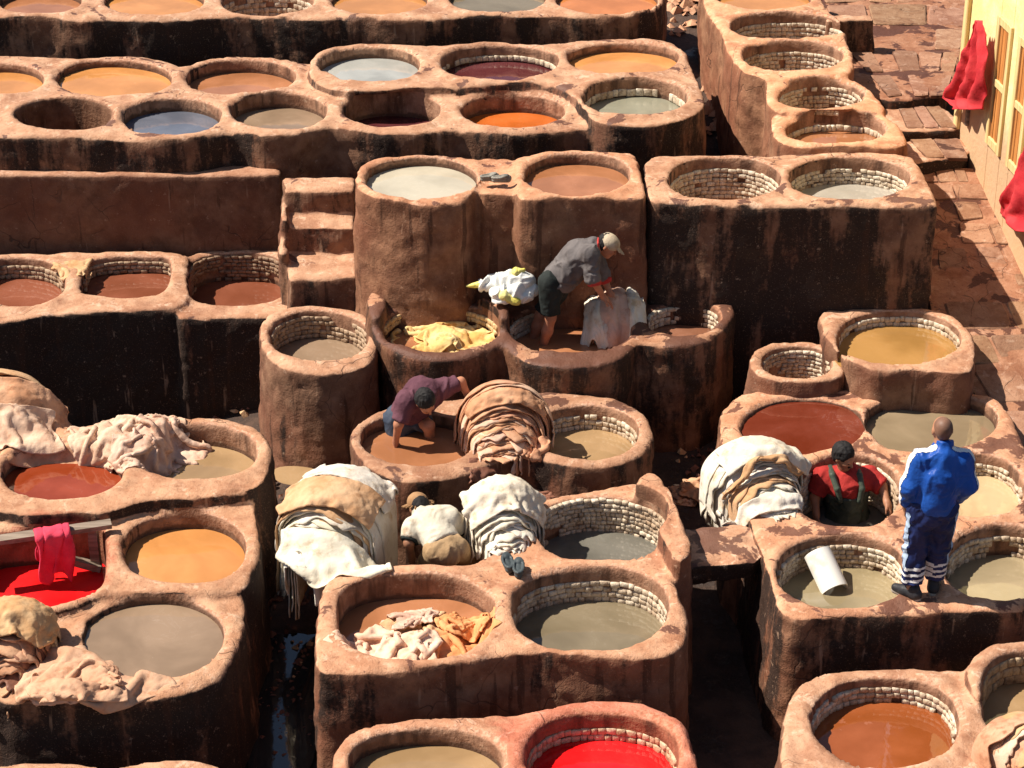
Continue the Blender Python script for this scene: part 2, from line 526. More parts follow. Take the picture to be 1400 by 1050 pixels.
HMAPS = []                               # (x0, y0, cell, heights): what loose hides can lie on
def block(name, label, cat, tiers, vats, zbot=-.05, h=.036, dark=.6, wet=.35, col=(1, 1, 1), lip=.02, rough=1.0, soft=.055, flare=.06, group=None, wname="masonry", stain=None):
    """A fused block of masonry with vats let into it.
    tiers: (outline in photo pixels, level z[, chaikin]) ; vats: dicts."""
    T = []
    for t in tiers:
        pl = np.array([P(px, py, t[1])[:2] for px, py in t[0]])
        T.append((chaikin(pl, t[2] if len(t) > 2 else 2), t[1]))
    allp = np.vstack([t[0] for t in T])
    lo, hi = allp.min(0) - .22, allp.max(0) + .22
    zt = max(t[1] for t in T) + .16
    nx, ny, nz = [int(math.ceil((b - a) / h)) + 1 for a, b in zip((*lo, zbot), (*hi, zt))]
    gx, gy, gz = lo[0] + np.arange(nx) * h, lo[1] + np.arange(ny) * h, zbot + np.arange(nz) * h
    X2, Y2 = np.meshgrid(gx, gy, indexing='ij')
    n2 = fbm(np.stack([X2.ravel() * .8, Y2.ravel() * .8, X2.ravel() * 0 + 3.3], 1), 2).reshape(X2.shape)
    holes = []
    for v in vats:
        z = v["z"]
        if "poly" in v: pp = chaikin(np.array([P(px, py, z)[:2] for px, py in v["poly"]]), 2)
        else: pp = np.array([P(px, py, z)[:2] for px, py in ellipse_px(*v["e"], sq=v.get("sq", 2.15))])
        holes.append((pp, sdf_poly(pp, X2, Y2)))
    f = None
    Z = gz[None, None, :]
    for (poly, z) in T:
        d2 = sdf_poly(poly, X2, Y2)
        ztop = z + n2 * .025
        for v, (pp, dh) in zip(vats, holes):
            if abs(v["z"] - z) < .02: ztop = ztop + v.get("lip", lip) * np.exp(-((dh - .07) / .07) ** 2)
        fl = flare * np.clip((z - Z) / max(z - zbot, .1), 0, 1) ** 1.6
        d = smax(d2[:, :, None] - fl, Z - ztop[:, :, None], soft)
        f = d if f is None else smin(f, d, .05)
    for v, (pp, dh) in zip(vats, holes):
        floor = v["z"] - v["depth"] - .14
        hd = smax(dh[:, :, None] + .0 * Z, floor - Z, .03)
        if "ceil" in v: hd = smax(hd, Z - v["ceil"], .02)
        f = smax(f, -hd, .05)
    ins_ = f < 0
    topi = nz - 1 - np.argmax(ins_[:, :, ::-1], axis=2)
    hm = np.where(ins_.any(2), zbot + topi * h, -9.0)
    for v, (pp, dh) in zip(vats, holes):
        if v.get("liq"): hm = np.where((dh < .02) & (hm < v["z"] - v["depth"]), v["z"] - v["depth"] - .035, hm)
    HMAPS.append((lo[0], lo[1], h, hm))
    v3, q = surface_nets(f.astype(np.float32), (lo[0], lo[1], zbot), h)
    nrm = vert_normals(v3, q)
    iu = np.clip(((v3[:, 0] - lo[0]) / h), 0, nx - 1.001)
    ju = np.clip(((v3[:, 1] - lo[1]) / h), 0, ny - 1.001)
    i0, j0 = iu.astype(int), ju.astype(int)
    dvert = [dh[i0, j0] for pp, dh in holes]
    inner = np.min(np.stack(dvert), 0) if dvert else np.full(len(v3), 9.0)
    amp = np.where(inner < .02, .25, 1.0)
    up = np.clip(nrm[:, 2], 0, 1)
    disp = fbm(v3 * 1.9, 3) * .04 * (1 - .6 * up) + fbm(v3 * 8 + 5, 3) * .019 * (1 - .35 * up) + np.minimum(fbm(v3 * 5 + 31, 2), 0) * .03 * up - np.clip(ridged(v3 * 3.1 + 3, 2) - .78, 0, 1) * .07
    v3 = v3 + nrm * (disp * amp * rough)[:, None]
    nrm = vert_normals(v3, q)
    base = allp.mean(0)
    root = thing(name, (base[0], base[1], 0), label, cat, group)
    cen = v3[q].mean(1)
    ci = np.clip(((cen[:, 0] - lo[0]) / h).astype(int), 0, nx - 1)
    cj = np.clip(((cen[:, 1] - lo[1]) / h).astype(int), 0, ny - 1)
    owner = np.full(len(q), -1)
    best = np.full(len(q), .02)
    for k, (v, (pp, dh)) in enumerate(zip(vats, holes)):
        dd = dh[ci, cj]
        m = (dd < best) & (cen[:, 2] < v["z"] + .06) & (cen[:, 2] > v["z"] - v["depth"] - .3)
        owner[m] = k
        best[m] = dd[m]
    def emit(nm, sel, mat, par):
        vv, qq, nn = compact(v3, q[sel], nrm)
        return link(nm, mesh_from(nm, vv, qq, True, nn), mat, par)
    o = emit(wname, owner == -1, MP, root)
    o["dark"], o["wet"] = float(dark), float(wet)
    if stain is not None: o["stain_x"], o["stain_y"], o["stain_reach"] = [float(c) for c in stain]
    o.color = (*col, 1)
    for k, (v, (pp, dh)) in enumerate(zip(vats, holes)):
        if not (owner == k).any(): continue
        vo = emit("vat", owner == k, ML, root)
        vo.color = (*v.get("tint", (1, 1, 1)), 1)
        vo["level"] = float(v["z"] - v["depth"]) if v.get("liq") else -9.0
        if v.get("label"): vo["label"] = v["label"]
        zl = v["z"] - v["depth"]
        if v.get("liq"):
            cc = pp.mean(0)
            ring = cc + (pp - cc) * 1.05
            rings = [cc + (ring - cc) * s for s in (1, .66, .33)]
            n = len(ring)
            vv = np.vstack([np.column_stack([r, np.full(n, zl)]) for r in rings] + [[[*cc, zl]]])
            qq = [(k2 * n + i, k2 * n + (i + 1) % n, (k2 + 1) * n + (i + 1) % n, (k2 + 1) * n + i) for k2 in range(2) for i in range(n)]
            me = bpy.data.meshes.new("dye_liquid")
            area = np.sum(pp[:, 0] * np.roll(pp[:, 1], -1) - np.roll(pp[:, 0], -1) * pp[:, 1])
            tri = [(2 * n + i, 2 * n + (i + 1) % n, 3 * n) for i in range(n)]
            fc = qq + tri
            if area < 0: fc = [t[::-1] for t in fc]
            me.from_pydata(vv.tolist(), [], fc)
            lo_ = link("dye_liquid", me, liquid_material(v["liq"], v.get("murk", .5)), vo)
            if v.get("lname"): lo_["label"] = v["lname"]
        if v.get("bricks"):
            b0, b1 = v["bricks"]             # metres below the rim where the courses start and end
            line_bricks(vo, pp, v["z"] - b0, v["z"] - b1, v.get("bw", .085), v.get("bh", .062), v.get("btint", (1, 1, 1)))
    return root
def V(e, z, depth, liq=None, label=None, **k):
    d = dict(e=e, z=z, depth=depth, liq=liq, label=label)
    d.update(k)
    return d
# ------------------------------------------------------------------ the ground: one sheet
def ground_z(x, y):
    z = np.interp(y, [0, 16.5, 18.6, 20.6, 22.9, 24.2, 25.5, 30, 90], [0, 0, .28, .42, .5, 1.3, 1.9, 2.3, 2.6])
    z = z - .4 * np.clip((-1.9 - x) / 1.5, 0, 1) * np.clip((y - 18) / 2, 0, 1) * np.clip((22.5 - y) / 1, 0, 1)
    return z
def ground_material():
    t = NT("alley_mud")
    n = t.noise(2.2, 6, .62)
    f = t.noise(18, 5, .65)
    c = t.mix(t.step(n, .35, .65), (.035, .022, .017), (.09, .052, .036))
    c = t.mix(t.step(f, .55, .75, 0, .6), c, (.16, .10, .07))
    wetm = t.step(n, .36, .44, 1, 0)
    return t.fin(c, t.mix(wetm, (.85, .85, .85), (.3, .3, .3)), t.bump(f, .7, .04), .35)
def make_ground():
    xs = np.concatenate([np.linspace(-60, -7.2, 20), np.arange(-7, 8.4, .09), np.linspace(8.6, 60, 20)])
    ys = np.concatenate([np.linspace(-5, 12.8, 12), np.arange(13, 27.5, .09), np.linspace(27.7, 90, 30)])
    X, Y = np.meshgrid(xs, ys, indexing='ij')
    Z = ground_z(X, Y)
    p = np.stack([X.ravel(), Y.ravel(), X.ravel() * 0], 1)
    Z = Z + (fbm(p * 1.1, 3) * .06 + fbm(p * 5, 3) * .03).reshape(X.shape)
    v = np.stack([X.ravel(), Y.ravel(), Z.ravel()], 1)
    nx, ny = X.shape
    i = np.arange(nx * ny).reshape(nx, ny)
    q = np.stack([i[:-1, :-1], i[1:, :-1], i[1:, 1:], i[:-1, 1:]], -1).reshape(-1, 4)
    tag(link("ground", mesh_from("ground", v, q), ground_material()), "muddy stained ground of the narrow alleys between the vat blocks", kind="structure")
make_ground()

# ------------------------------------------------------------------ dyes (albedo), a few carrying painted reflections
OR, OR2 = (.58, .25, .075), (.55, .19, .05)
TAN, OLIVE, MILK, GREY = (.34, .215, .105), (.19, .15, .092), (.47, .42, .32), (.155, .145, .12)
RUST, BRICKR, BROWN, CLAY = (.155, .026, .010), (.23, .07, .035), (.16, .08, .045), (.38, .155, .068)
RED, MUD, SKYBLUE, WINE = (.72, .006, .008), (.265, .18, .115), (.12, .13, .165), (.10, .02, .022)  # the blue grey holds the sky's reflection as base colour
SKYPALE = (.36, .36, .33)  # whitish sky reflection put into the water's colour
PINKT = (1.0, .72, .66)

block("vat_terrace", "long back terrace of shallow vats along the top edge of the view", "vat terrace",
  [([(-40, 22), (0, 22), (60, 22), (115, 27), (145, 24), (220, 27), (290, 22), (330, 20), (440, 25), (475, 22), (540, 26), (610, 24), (640, 20), (760, 20), (800, 22), (862, 20), (897, 12), (910, 0), (914, -40), (500, -44), (-40, -44)], 2.9)],
  [V((55, 1, 57, 18), 2.9, .12, CLAY, "vat of rust dye with pale scraps soaking at its edge", lname="rust coloured dye with hide scraps"),
   V((210, 1, 66, 19), 2.9, .08, OR, "vat of ochre dye half mirroring the bright sky"),
   V((366, 1, 62, 18), 2.9, .4, None, "empty tile lined vat in the back row", bricks=(.12, .4), bw=.1, bh=.08),
   V((518, 1, 65, 18), 2.9, .08, OR), V((680, -2, 65, 18), 2.9, .08, OLIVE, "vat of olive brown dye"), V((830, 0, 67, 18), 2.9, .07, OR2)],
  zbot=1.2, h=.045, dark=.74, wet=.45)

block("vat_terrace", "wide terrace of two tight rows of vats, with a raised swollen back row", "vat terrace",
  [([(-40, 186), (0, 187), (60, 186), (150, 188), (240, 190), (296, 183), (312, 178), (330, 180), (360, 186), (400, 184), (445, 174), (470, 176), (520, 183), (563, 184), (600, 179), (625, 176), (660, 180), (700, 183), (750, 181), (789, 178), (835, 174), (900, 168), (930, 130), (900, 85), (700, 80), (500, 85), (415, 86), (400, 82), (350, 79), (310, 78), (270, 84), (250, 91), (236, 84), (215, 77), (160, 77), (100, 76), (0, 76), (-40, 76)], 2.6),
   ([(418, 92), (430, 72), (465, 61), (510, 58), (560, 60), (600, 59), (640, 57), (700, 57), (750, 60), (790, 54), (830, 50), (880, 51), (920, 58), (940, 72), (944, 88), (957, 110), (966, 135), (962, 150), (940, 162), (900, 170), (860, 172), (825, 170), (805, 160), (795, 148), (783, 132), (765, 118), (735, 112), (690, 115), (640, 117), (597, 119), (560, 118), (530, 124), (490, 125), (450, 120), (425, 110)], 2.74)],
  [V((8, 108, 50, 20), 2.6, .1, OR), V((156, 107, 78, 24), 2.6, .09, OR, "wide vat of ochre dye with small hides afloat"), V((329, 106, 73, 24), 2.6, .16, CLAY, "vat of orange dye mirroring pale light"),  # third vat: clay colour stands in for a pinkish reflection
   V((88, 156, 64, 22), 2.6, .42, None, "empty dark vat without water", tint=(.6, .55, .5)), V((235, 159, 67, 23), 2.6, .15, SKYBLUE, "vat of water painted with blue sky reflection"), V((382, 153, 64, 24), 2.6, .17, MUD, "vat of pale brown water"),
   V((536, 152, 66, 22), 2.6, .26, WINE, "vat of dark wine red dye under the raised step", ceil=2.68, lname="dark wine red dye"), V((701, 153, 69, 22), 2.6, .2, (.55, .13, .02), "vat of vivid orange dye under the raised step", ceil=2.68, lname="vivid orange dye"),
   V((506, 88, 69, 23), 2.74, .14, SKYPALE, "pale rimmed vat of water painted with whitish sky reflection", tint=(1.2, 1.25, 1.25)), V((682, 86, 79, 24), 2.74, .2, WINE, "raised vat of dark red dye with a violet sheen", bricks=(.12, .19), bw=.1, bh=.07), V((852, 80, 76, 21), 2.74, .12, OR, "raised vat of orange dye"),
   V((868, 133, 71, 25), 2.74, .22, (.28, .27, .2), "raised vat of grey green water with a pale rim", bricks=(.12, .21), bw=.1, bh=.08)],
  zbot=.5, h=.042, dark=.7, wet=.45, lip=.03)

block("retaining_wall", "long low brown wall with a flat pale top at the left", "wall",
  [([(-40, 225), (384, 225), (384, 239), (-40, 239)], 2.2, 0)], [], flare=0, zbot=.3, h=.04, dark=.3, wet=.05, lip=0, rough=.7, soft=.03, col=(.85, .8, .8))

block("stair", "short plastered stair of three steps beside the long brown wall", "stairs",
  [([(385, 243), (486, 243), (486, 262), (387, 262)], 2.3, 0), ([(390, 284), (486, 286), (486, 313), (393, 313)], 2.02, 0), ([(389, 344), (490, 344), (490, 380), (394, 383)], 1.72, 0),
   ([(382, 268), (390, 268), (394, 300), (384, 300)], 2.14, 0), ([(381, 318), (390, 318), (393, 345), (382, 345)], 1.9, 0)],
  [], zbot=.4, h=.036, dark=.6, wet=.35, lip=0, soft=.04)

block("vat_terrace", "left terrace of three brick backed vats of brick red dye above a black wall", "vat terrace",
  [([(-40, 444), (20, 440), (69, 429), (137, 426), (206, 424), (252, 420), (262, 400), (262, 360), (255, 343), (230, 342), (100, 345), (0, 347), (-40, 348)], 1.35),
   ([(240, 436), (260, 436), (308, 434), (350, 435), (380, 434), (408, 420), (414, 408), (404, 398), (395, 380), (391, 345), (386, 339), (250, 341), (242, 380)], 1.28)],
  [V((26, 385, 62, 33), 1.35, .24, BRICKR, "vat of brick red dye at the left edge", bricks=(.08, .24), bw=.09, bh=.055, btint=(.62, .52, .45)),
   V(None, 1.35, .2, BRICKR, "square cornered vat of brick red dye in the middle", poly=[(112, 400), (113, 375), (122, 352), (228, 349), (234, 360), (231, 385), (220, 404), (170, 408), (125, 404)], bricks=(.06, .2), bw=.09, bh=.055, btint=(.62, .52, .45)),
   V(None, 1.28, .34, BRICKR, "rectangular vat of brick red dye with a brick back wall", poly=[(257, 346), (380, 345), (388, 375), (390, 402), (372, 413), (320, 419), (278, 415), (258, 406)], bricks=(.03, .34), bw=.09, bh=.055, btint=(.45, .34, .28))],
  zbot=-.2, dark=.95, wet=.1, lip=.015)

block("tall_vat_block", "two bulging brown tubs fused side by side against the stair, pale water and salmon dye", "vat block",
  [([(484, 243), (488, 228), (500, 219), (529, 213), (573, 211), (625, 213), (655, 216), (660, 240), (652, 258), (640, 270), (620, 277), (580, 280), (529, 274), (497, 265), (485, 254)], 2.8),
   ([(640, 214), (720, 214), (720, 264), (640, 262)], 2.78, 1),
   ([(700, 216), (720, 208), (768, 206), (823, 207), (866, 208), (872, 214), (880, 245), (887, 268), (865, 271), (786, 268), (715, 271), (704, 262)], 2.82, 1)],
  [V((575, 243, 76, 27), 2.8, .1, MILK, "round swollen vat of milky water"), V((789, 238, 72, 27), 2.82, .12, CLAY, "vat of salmon coloured dye")],
  zbot=.4, h=.038, dark=.34, wet=.4, flare=.11, rough=1.1, col=(1.1, 1.0, .93))
block("tall_vat_block", "tall square block of two white bricked vats with a high black stained front wall", "vat block",
  [([(880, 213), (920, 212), (988, 211), (1057, 211), (1080, 206), (1150, 207), (1246, 209), (1262, 235), (1283, 274), (1280, 280), (1160, 280), (1057, 279), (978, 280), (920, 276), (885, 275), (879, 250)], 2.76, 1)],
  [V((990, 243, 77, 28), 2.76, .44, None, "empty vat lined with white bricks", bricks=(.13, .47), bw=.085, bh=.062), V((1161, 243, 83, 28), 2.76, .3, (.40, .36, .30), "vat lined with white bricks holding pale water", bricks=(.13, .31), bw=.085, bh=.06)],
  zbot=.4, h=.038, dark=.8, wet=.5, flare=.03, rough=.8)

block("vat_column", "narrow column of five vats stepping down along the paved path", "vat column",
  [([(955, -36), (960, 5), (972, 22), (982, 40), (990, 60), (998, 76), (1012, 94), (1030, 101), (1060, 107), (1120, 103), (1158, 99), (1168, 93), (1168, 75), (1158, 55), (1158, 40), (1145, 20), (1125, 6), (1122, -36)], 3.0),
   ([(1048, 100), (1045, 125), (1048, 140), (1062, 152), (1140, 152), (1216, 152), (1200, 132), (1168, 106), (1100, 96)], 2.93),
   ([(1052, 150), (1053, 170), (1056, 186), (1080, 199), (1160, 200), (1244, 200), (1238, 183), (1222, 158), (1140, 150)], 2.85)],
  [V((1043, -5, 65, 19), 3.0, .1, OR, "vat of ochre dye at the top of the column"), V((1078, 36, 78, 18), 3.0, .4, None, "empty white bricked vat second from the top", bricks=(.12, .4), bw=.09, bh=.065),
   V((1083, 76, 67, 19), 3.0, .4, None, "empty white bricked vat in the middle of the column", bricks=(.12, .42), bw=.08, bh=.06), V((1122, 129, 57, 19), 2.93, .4, None, "small empty white bricked vat", ceil=2.97, bricks=(.08, .42), bw=.075, bh=.055),
   V((1143, 176, 68, 19), 2.85, .19, CLAY, ceil=2.9, label= "vat of orange brown dye at the foot of the column", bricks=(.12, .19), bw=.08, bh=.07)],
  zbot=.5, h=.04, dark=.2, wet=.12, flare=0, col=(1.28, 1.18, 1.08))
block("masonry_stub", "small square plastered block jutting onto the paved path", "masonry block",
  [([(1128, 18), (1193, 18), (1196, 25), (1130, 27)], 2.98, 0)], [], zbot=2.2, h=.04, dark=.7, wet=.1, lip=0, soft=.03)

block("vat_block", "low block of three pot shaped vats against the tall dark wall", "vat block",
  [([(500, 425), (502, 440), (512, 460), (540, 481), (583, 493), (630, 491), (668, 481), (688, 470), (702, 484), (725, 494), (770, 502), (810, 499), (846, 491), (866, 474), (874, 468), (920, 472), (966, 468), (996, 450), (999, 414), (992, 398), (760, 392), (503, 395)], 1.6),
   ([(500, 396), (526, 397), (530, 428), (504, 436)], 1.74, 1), ([(950, 398), (990, 394), (1004, 412), (1004, 440), (966, 446), (975, 420)], 1.66, 1), ([(613, 402), (660, 400), (704, 421), (694, 438), (655, 422), (614, 414)], 1.78, 1)],
  [V((602, 449, 78, 31), 1.6, .2, CLAY, "vat of orange liquor packed with yellow hides", tint=(.8, .7, .62), bricks=(.03, .14), bw=.07, bh=.055, btint=(.95, .8, .55)),
   V((779, 449, 82, 31), 1.6, .24, CLAY, "vat of brown liquor with a man standing in it", tint=(.8, .7, .62), bricks=(.04, .24), bw=.065, bh=.055),
   V((935, 438, 50, 19), 1.6, .2, (.24, .10, .055), "vat of dark brown liquor at the right", tint=(.7, .6, .55), bricks=(.0, .2), bw=.075, bh=.06)],
  zbot=.1, dark=.72, wet=1.0, col=(.85, .78, .74), flare=.0)

block("round_vat", "single round free standing vat of brown water beside the stair", "vat",
  [([(352, 452), (357, 435), (378, 424), (415, 418), (450, 420), (500, 428), (512, 445), (519, 475), (505, 497), (470, 508), (430, 511), (385, 502), (358, 482)], 1.5)],
  [V((436, 459, 66, 33), 1.5, .3, MUD, "basin of brown water", bricks=(.05, .3), bw=.085, bh=.06, btint=(.65, .55, .48))],
  zbot=.1, dark=.45, wet=.3)

block("twin_vats", "twin vats of tan liquor joined by a wall under a heap of brown hides", "vat block",
  [([(477, 605), (480, 590), (495, 572), (525, 556), (570, 548), (640, 544), (700, 537), (760, 533), (835, 538), (872, 556), (889, 575), (895, 598), (886, 618), (855, 635), (805, 641), (765, 635), (735, 626), (705, 622), (680, 626), (650, 641), (610, 653), (560, 656), (520, 646), (490, 627)], 1.3),
   ([(618, 668), (640, 655), (690, 640), (745, 648), (766, 672), (760, 690), (700, 700), (640, 705), (622, 690)], .95)],
  [V((572, 600, 77, 34), 1.3, .13, CLAY, "vat of tan liquor with a man bending into it", murk=1), V((803, 591, 69, 37), 1.3, .25, TAN, "vat of golden brown water", bricks=(.1, .26), bw=.07, bh=.055)],
  zbot=0, dark=.6, wet=.55, col=(.85, .82, .8))

block("central_vat_block", "central block of three large vats, one heaped with crumpled hides", "vat block",
  [([(524, 768), (572, 772), (640, 772), (664, 760), (690, 745), (700, 720), (705, 690), (740, 680), (800, 674), (850, 660), (890, 660), (900, 690), (916, 740), (926, 757), (914, 775), (923, 790), (937, 830), (941, 862), (935, 885), (890, 901), (838, 900), (771, 895), (716, 890), (675, 897), (634, 907), (531, 918), (449, 920), (429, 912), (432, 860), (438, 800), (452, 786), (480, 781)], 1.25),
   ([(868, 652), (890, 641), (914, 656), (933, 703), (952, 754), (924, 768), (908, 738), (890, 708), (868, 690)], 1.46, 1)],
  [V((567, 842, 107, 57), 1.25, .24, CLAY, "square cornered vat heaped with crumpled hides", sq=2.6), V((806, 832, 107, 55), 1.25, .32, OLIVE, "front vat of murky olive water lined with bricks", bricks=(.12, .33), bw=.085, bh=.058, sq=2.3),
   V((822, 724, 90, 42), 1.25, .33, GREY, "rear vat of murky grey water lined with white bricks", bricks=(.0, .35), bw=.07, bh=.055)],
  zbot=-.1, dark=.55, wet=.3, h=.034, col=(1.04, .98, .94))

block("front_vat_block", "front block with a vat of bright scarlet dye and one of sandy water", "vat block",
  [([(450, 1050), (459, 1018), (480, 993), (529, 984), (631, 979), (720, 973), (769, 961), (820, 954), (871, 956), (912, 970), (934, 988), (945, 1010), (958, 1042), (966, 1110), (450, 1110)], 1.0)],
  [V((582, 1042, 105, 47), 1.0, .17, TAN, "vat of sandy brown water"), V((823, 1031, 103, 58), 1.0, .25, RED, "vat of bright scarlet dye with a pink rim", tint=PINKT, bricks=(.14, .26), bw=.08, bh=.06, lname="bright scarlet dye", btint=(1, .85, .75), murk=0)],
  zbot=-.1, dark=.5, wet=.1, h=.034, col=(1.05, .97, .95), stain=(*P(835, 1025, 1.0)[:2], 1.0))

block("left_vat_block", "large stepped block of six vats at the left, one filled with red dye", "vat block",
  [([(-40, 600), (60, 590), (120, 580), (200, 575), (291, 571), (343, 577), (368, 597), (374, 620), (368, 650), (350, 668), (280, 680), (200, 682), (165, 695), (120, 705), (60, 706), (-40, 692)], 1.35),
   ([(-40, 700), (150, 690), (180, 682), (345, 672), (353, 700), (357, 745), (346, 785), (336, 806), (240, 813), (137, 811), (100, 835), (-40, 850)], 1.2),
   ([(-40, 822), (60, 830), (130, 808), (335, 803), (337, 830), (332, 870), (309, 915), (290, 932), (254, 947), (200, 956), (100, 961), (-40, 964)], 1.12)],
  [V((83, 645, 82, 36), 1.35, .15, (.27, .043, .012), "vat of deep orange red dye with hides trailing in", lname="deep orange red dye"), V((268, 618, 83, 36), 1.35, .22, TAN, "vat of sandy olive water"),
   V((252, 749, 82, 47), 1.2, .16, OR, "vat of bright ochre dye", sq=2.3), V((211, 873, 95, 53), 1.12, .05, MUD, "brim full vat of muddy grey brown water"),
   V(None, 1.2, .36, RED, "vat of scarlet dye under a wooden beam", poly=[(-40, 735), (60, 722), (130, 718), (144, 730), (145, 775), (138, 806), (72, 830), (-40, 850)], lname="scarlet dye", murk=0, tint=(.8, .6, .55))],
  zbot=-.1, dark=.8, wet=.25, h=.035, col=(1.0, .97, .93), stain=(*P(50, 775, 1.2)[:2], .75))

block("low_wall", "sunlit top of a rounded wall at the bottom left edge", "wall",
  [([(-40, 1041), (132, 1040), (140, 1052), (180, 1039), (230, 1033), (280, 1036), (315, 1050), (322, 1110), (-40, 1110)], .85)], [], zbot=-.1, dark=.4, wet=.1, lip=0)

block("corner_vat", "single raised square vat of ochre water near the tall wall", "vat",
  [([(1121, 430), (1128, 422), (1142, 420), (1277, 419), (1302, 430), (1326, 447), (1336, 471), (1335, 502), (1320, 511), (1277, 506), (1239, 503), (1215, 506), (1184, 503), (1157, 487), (1142, 471), (1126, 457)], 1.6)],
  [V((1228, 460, 83, 36), 1.6, .17, (.36, .19, .055), "basin of golden ochre water", bricks=(.07, .18), bw=.08, bh=.07, murk=.1)],
  zbot=.4, dark=.3, wet=.12, flare=0)
block("small_round_vat", "small round empty vat lined with white bricks", "vat",
  [([(1022, 500), (1023, 490), (1034, 477), (1057, 467), (1091, 466), (1126, 468), (1152, 490), (1160, 508), (1139, 518), (1109, 523), (1057, 520), (1033, 511)], 1.42)],
  [V((1090, 494, 48, 21), 1.42, .34, None, "empty bricked basin", bricks=(.05, .4), bw=.075, bh=.055)],
  zbot=.4, dark=.3, wet=.15)
block("right_vat_block", "large block of six vats at the right on which a man in blue stands", "vat block",
  [([(983, 605), (983, 565), (1000, 541), (1033, 531), (1100, 530), (1200, 528), (1345, 535), (1376, 556), (1394, 595), (1412, 640), (1440, 690), (1446, 834), (1314, 834), (1222, 838), (1160, 840), (1068, 848), (1056, 800), (1035, 742), (1025, 705), (1000, 680), (985, 645)], 1.25)],
  [V((1098, 582, 83, 37), 1.25, .04, RUST, "brim full vat of dark rust red dye", lname="dark rust red dye", murk=1), V((1272, 577, 90, 39), 1.25, .12, (.27, .20, .12), "vat of murky sand coloured water"),
   V((1160, 671, 72, 48), 1.25, .5, GREY, "deep vat with a man in red standing in it", bricks=(.08, .5), bw=.08, bh=.06), V((1334, 665, 66, 41), 1.25, .2, (.5, .36, .2), "vat of pale sandy water", bricks=(.08, .21), bw=.06, bh=.06),
   V((1152, 780, 88, 48), 1.25, .32, (.29, .23, .13), "vat with a white half pipe standing in its water", bricks=(.1, .33), bw=.08, bh=.058, sq=2.4), V((1368, 770, 76, 50), 1.25, .3, (.33, .26, .155), "front vat of sandy water behind the standing man", bricks=(.1, .31), bw=.08, bh=.06)],
  zbot=-.1, dark=.7, wet=.55, h=.035, col=(1.1, 1.02, .97))
block("front_right_vat_block", "block at the bottom right with a vat of rusty orange dye", "vat block",
  [([(1068, 1050), (1069, 988), (1075, 954), (1092, 930), (1126, 915), (1194, 911), (1263, 915), (1330, 914), (1380, 940), (1450, 1000), (1450, 1115), (1080, 1115)], 1.0),
   ([(1316, 925), (1324, 899), (1349, 884), (1400, 871), (1450, 868), (1450, 1050), (1400, 1020), (1350, 970)], 1.08)],
  [V((1211, 986, 100, 61), 1.0, .23, (.29, .075, .018), "vat of rusty orange dye", bricks=(.09, .24), bw=.075, bh=.055, lname="rusty orange dye"), V((1402, 944, 61, 53), 1.08, .3, TAN, "round vat of sandy water at the right edge", bricks=(.05, .3), bw=.1, bh=.1, btint=(.6, .5, .4))],
  zbot=-.1, dark=.4, wet=.15, h=.034)
block("stone_slab", "thick plastered ledge bridging the dark gap between two vat blocks", "ledge",
  [([(900, 722), (1046, 712), (1052, 768), (980, 771), (915, 778)], 1.2, 1)], [], zbot=.98, h=.03, dark=.9, wet=.75, lip=0, soft=.03, flare=-.04, rough=1.6)
# ------------------------------------------------------------------ paved path with steps, top right
def rigid_slab(name, poly, z, zbot, label, h=.04, **k):
    """a solid piece of paving with worn, softened edges"""
    root = block(name, label, None, [(poly, z, 1)], [], zbot=zbot, h=h, lip=0, soft=.03, flare=0, wname="paving", **k)
    root["kind"] = "structure"
    return root
path_roots = []
path_roots.append(rigid_slab("paved_path", [(1040, -70), (1345, -70), (1322, 40), (1306, 120), (1282, 129), (1230, 138), (1190, 130), (1040, 60)], 2.55, 1.8, "upper level of the sunlit paved path", wet=.62, col=(.68, .57, .53), dark=.8))
path_roots.append(rigid_slab("path_step", [(1195, 142), (1284, 141), (1318, 168), (1312, 176), (1232, 178), (1200, 178)], 2.43, 1.7, "first step down of the paved path", wet=.3, dark=.95))
path_roots.append(rigid_slab("path_step", [(1225, 186), (1312, 182), (1334, 212), (1268, 219), (1240, 222)], 2.31, 1.6, "second step down of the paved path", wet=.3, dark=.95))
RAMP = [(229, 2.17, 1246, 1345), (260, 2.05, 1262, 1355), (300, 1.93, 1270, 1378), (350, 1.76, 1268, 1410), (400, 1.6, 1268, 1440), (470, 1.36, 1285, 1480), (540, 1.13, 1335, 1500), (640, .95, 1395, 1560), (760, .8, 1470, 1600)]
def ramp_pt(v, u):                          # v along the path downhill, u across
    v = min(max(v, 0), len(RAMP) - 1.001)
    i = int(v)
    f = v - i
    a, b = RAMP[i], RAMP[i + 1]
    y, z, x0, x1 = [a[k] * (1 - f) + b[k] * f for k in range(4)]
    return P(x0 + (x1 - x0) * u, y, z)
def make_ramp():
    nv, nu = 120, 40
    v = np.array([ramp_pt((len(RAMP) - 1) * i / (nv - 1), j / (nu - 1)) for i in range(nv) for j in range(nu)])
    v[:, 2] += fbm(v * 3, 3) * .025 - .01
    i = np.arange(nv * nu).reshape(nv, nu)
    q = np.stack([i[:-1, :-1], i[1:, :-1], i[1:, 1:], i[:-1, 1:]], -1).reshape(-1, 4)
    o = link("sloping_path", mesh_from("sloping_path", v, q), MP)
    o["wet"], o["dark"] = .6, .5
    o.color = (.7, .6, .56, 1)
    tag(o, "rough path sloping down beside the yellow wall", kind="structure")
    return o
ramp = make_ramp()
FR = random.Random(21)
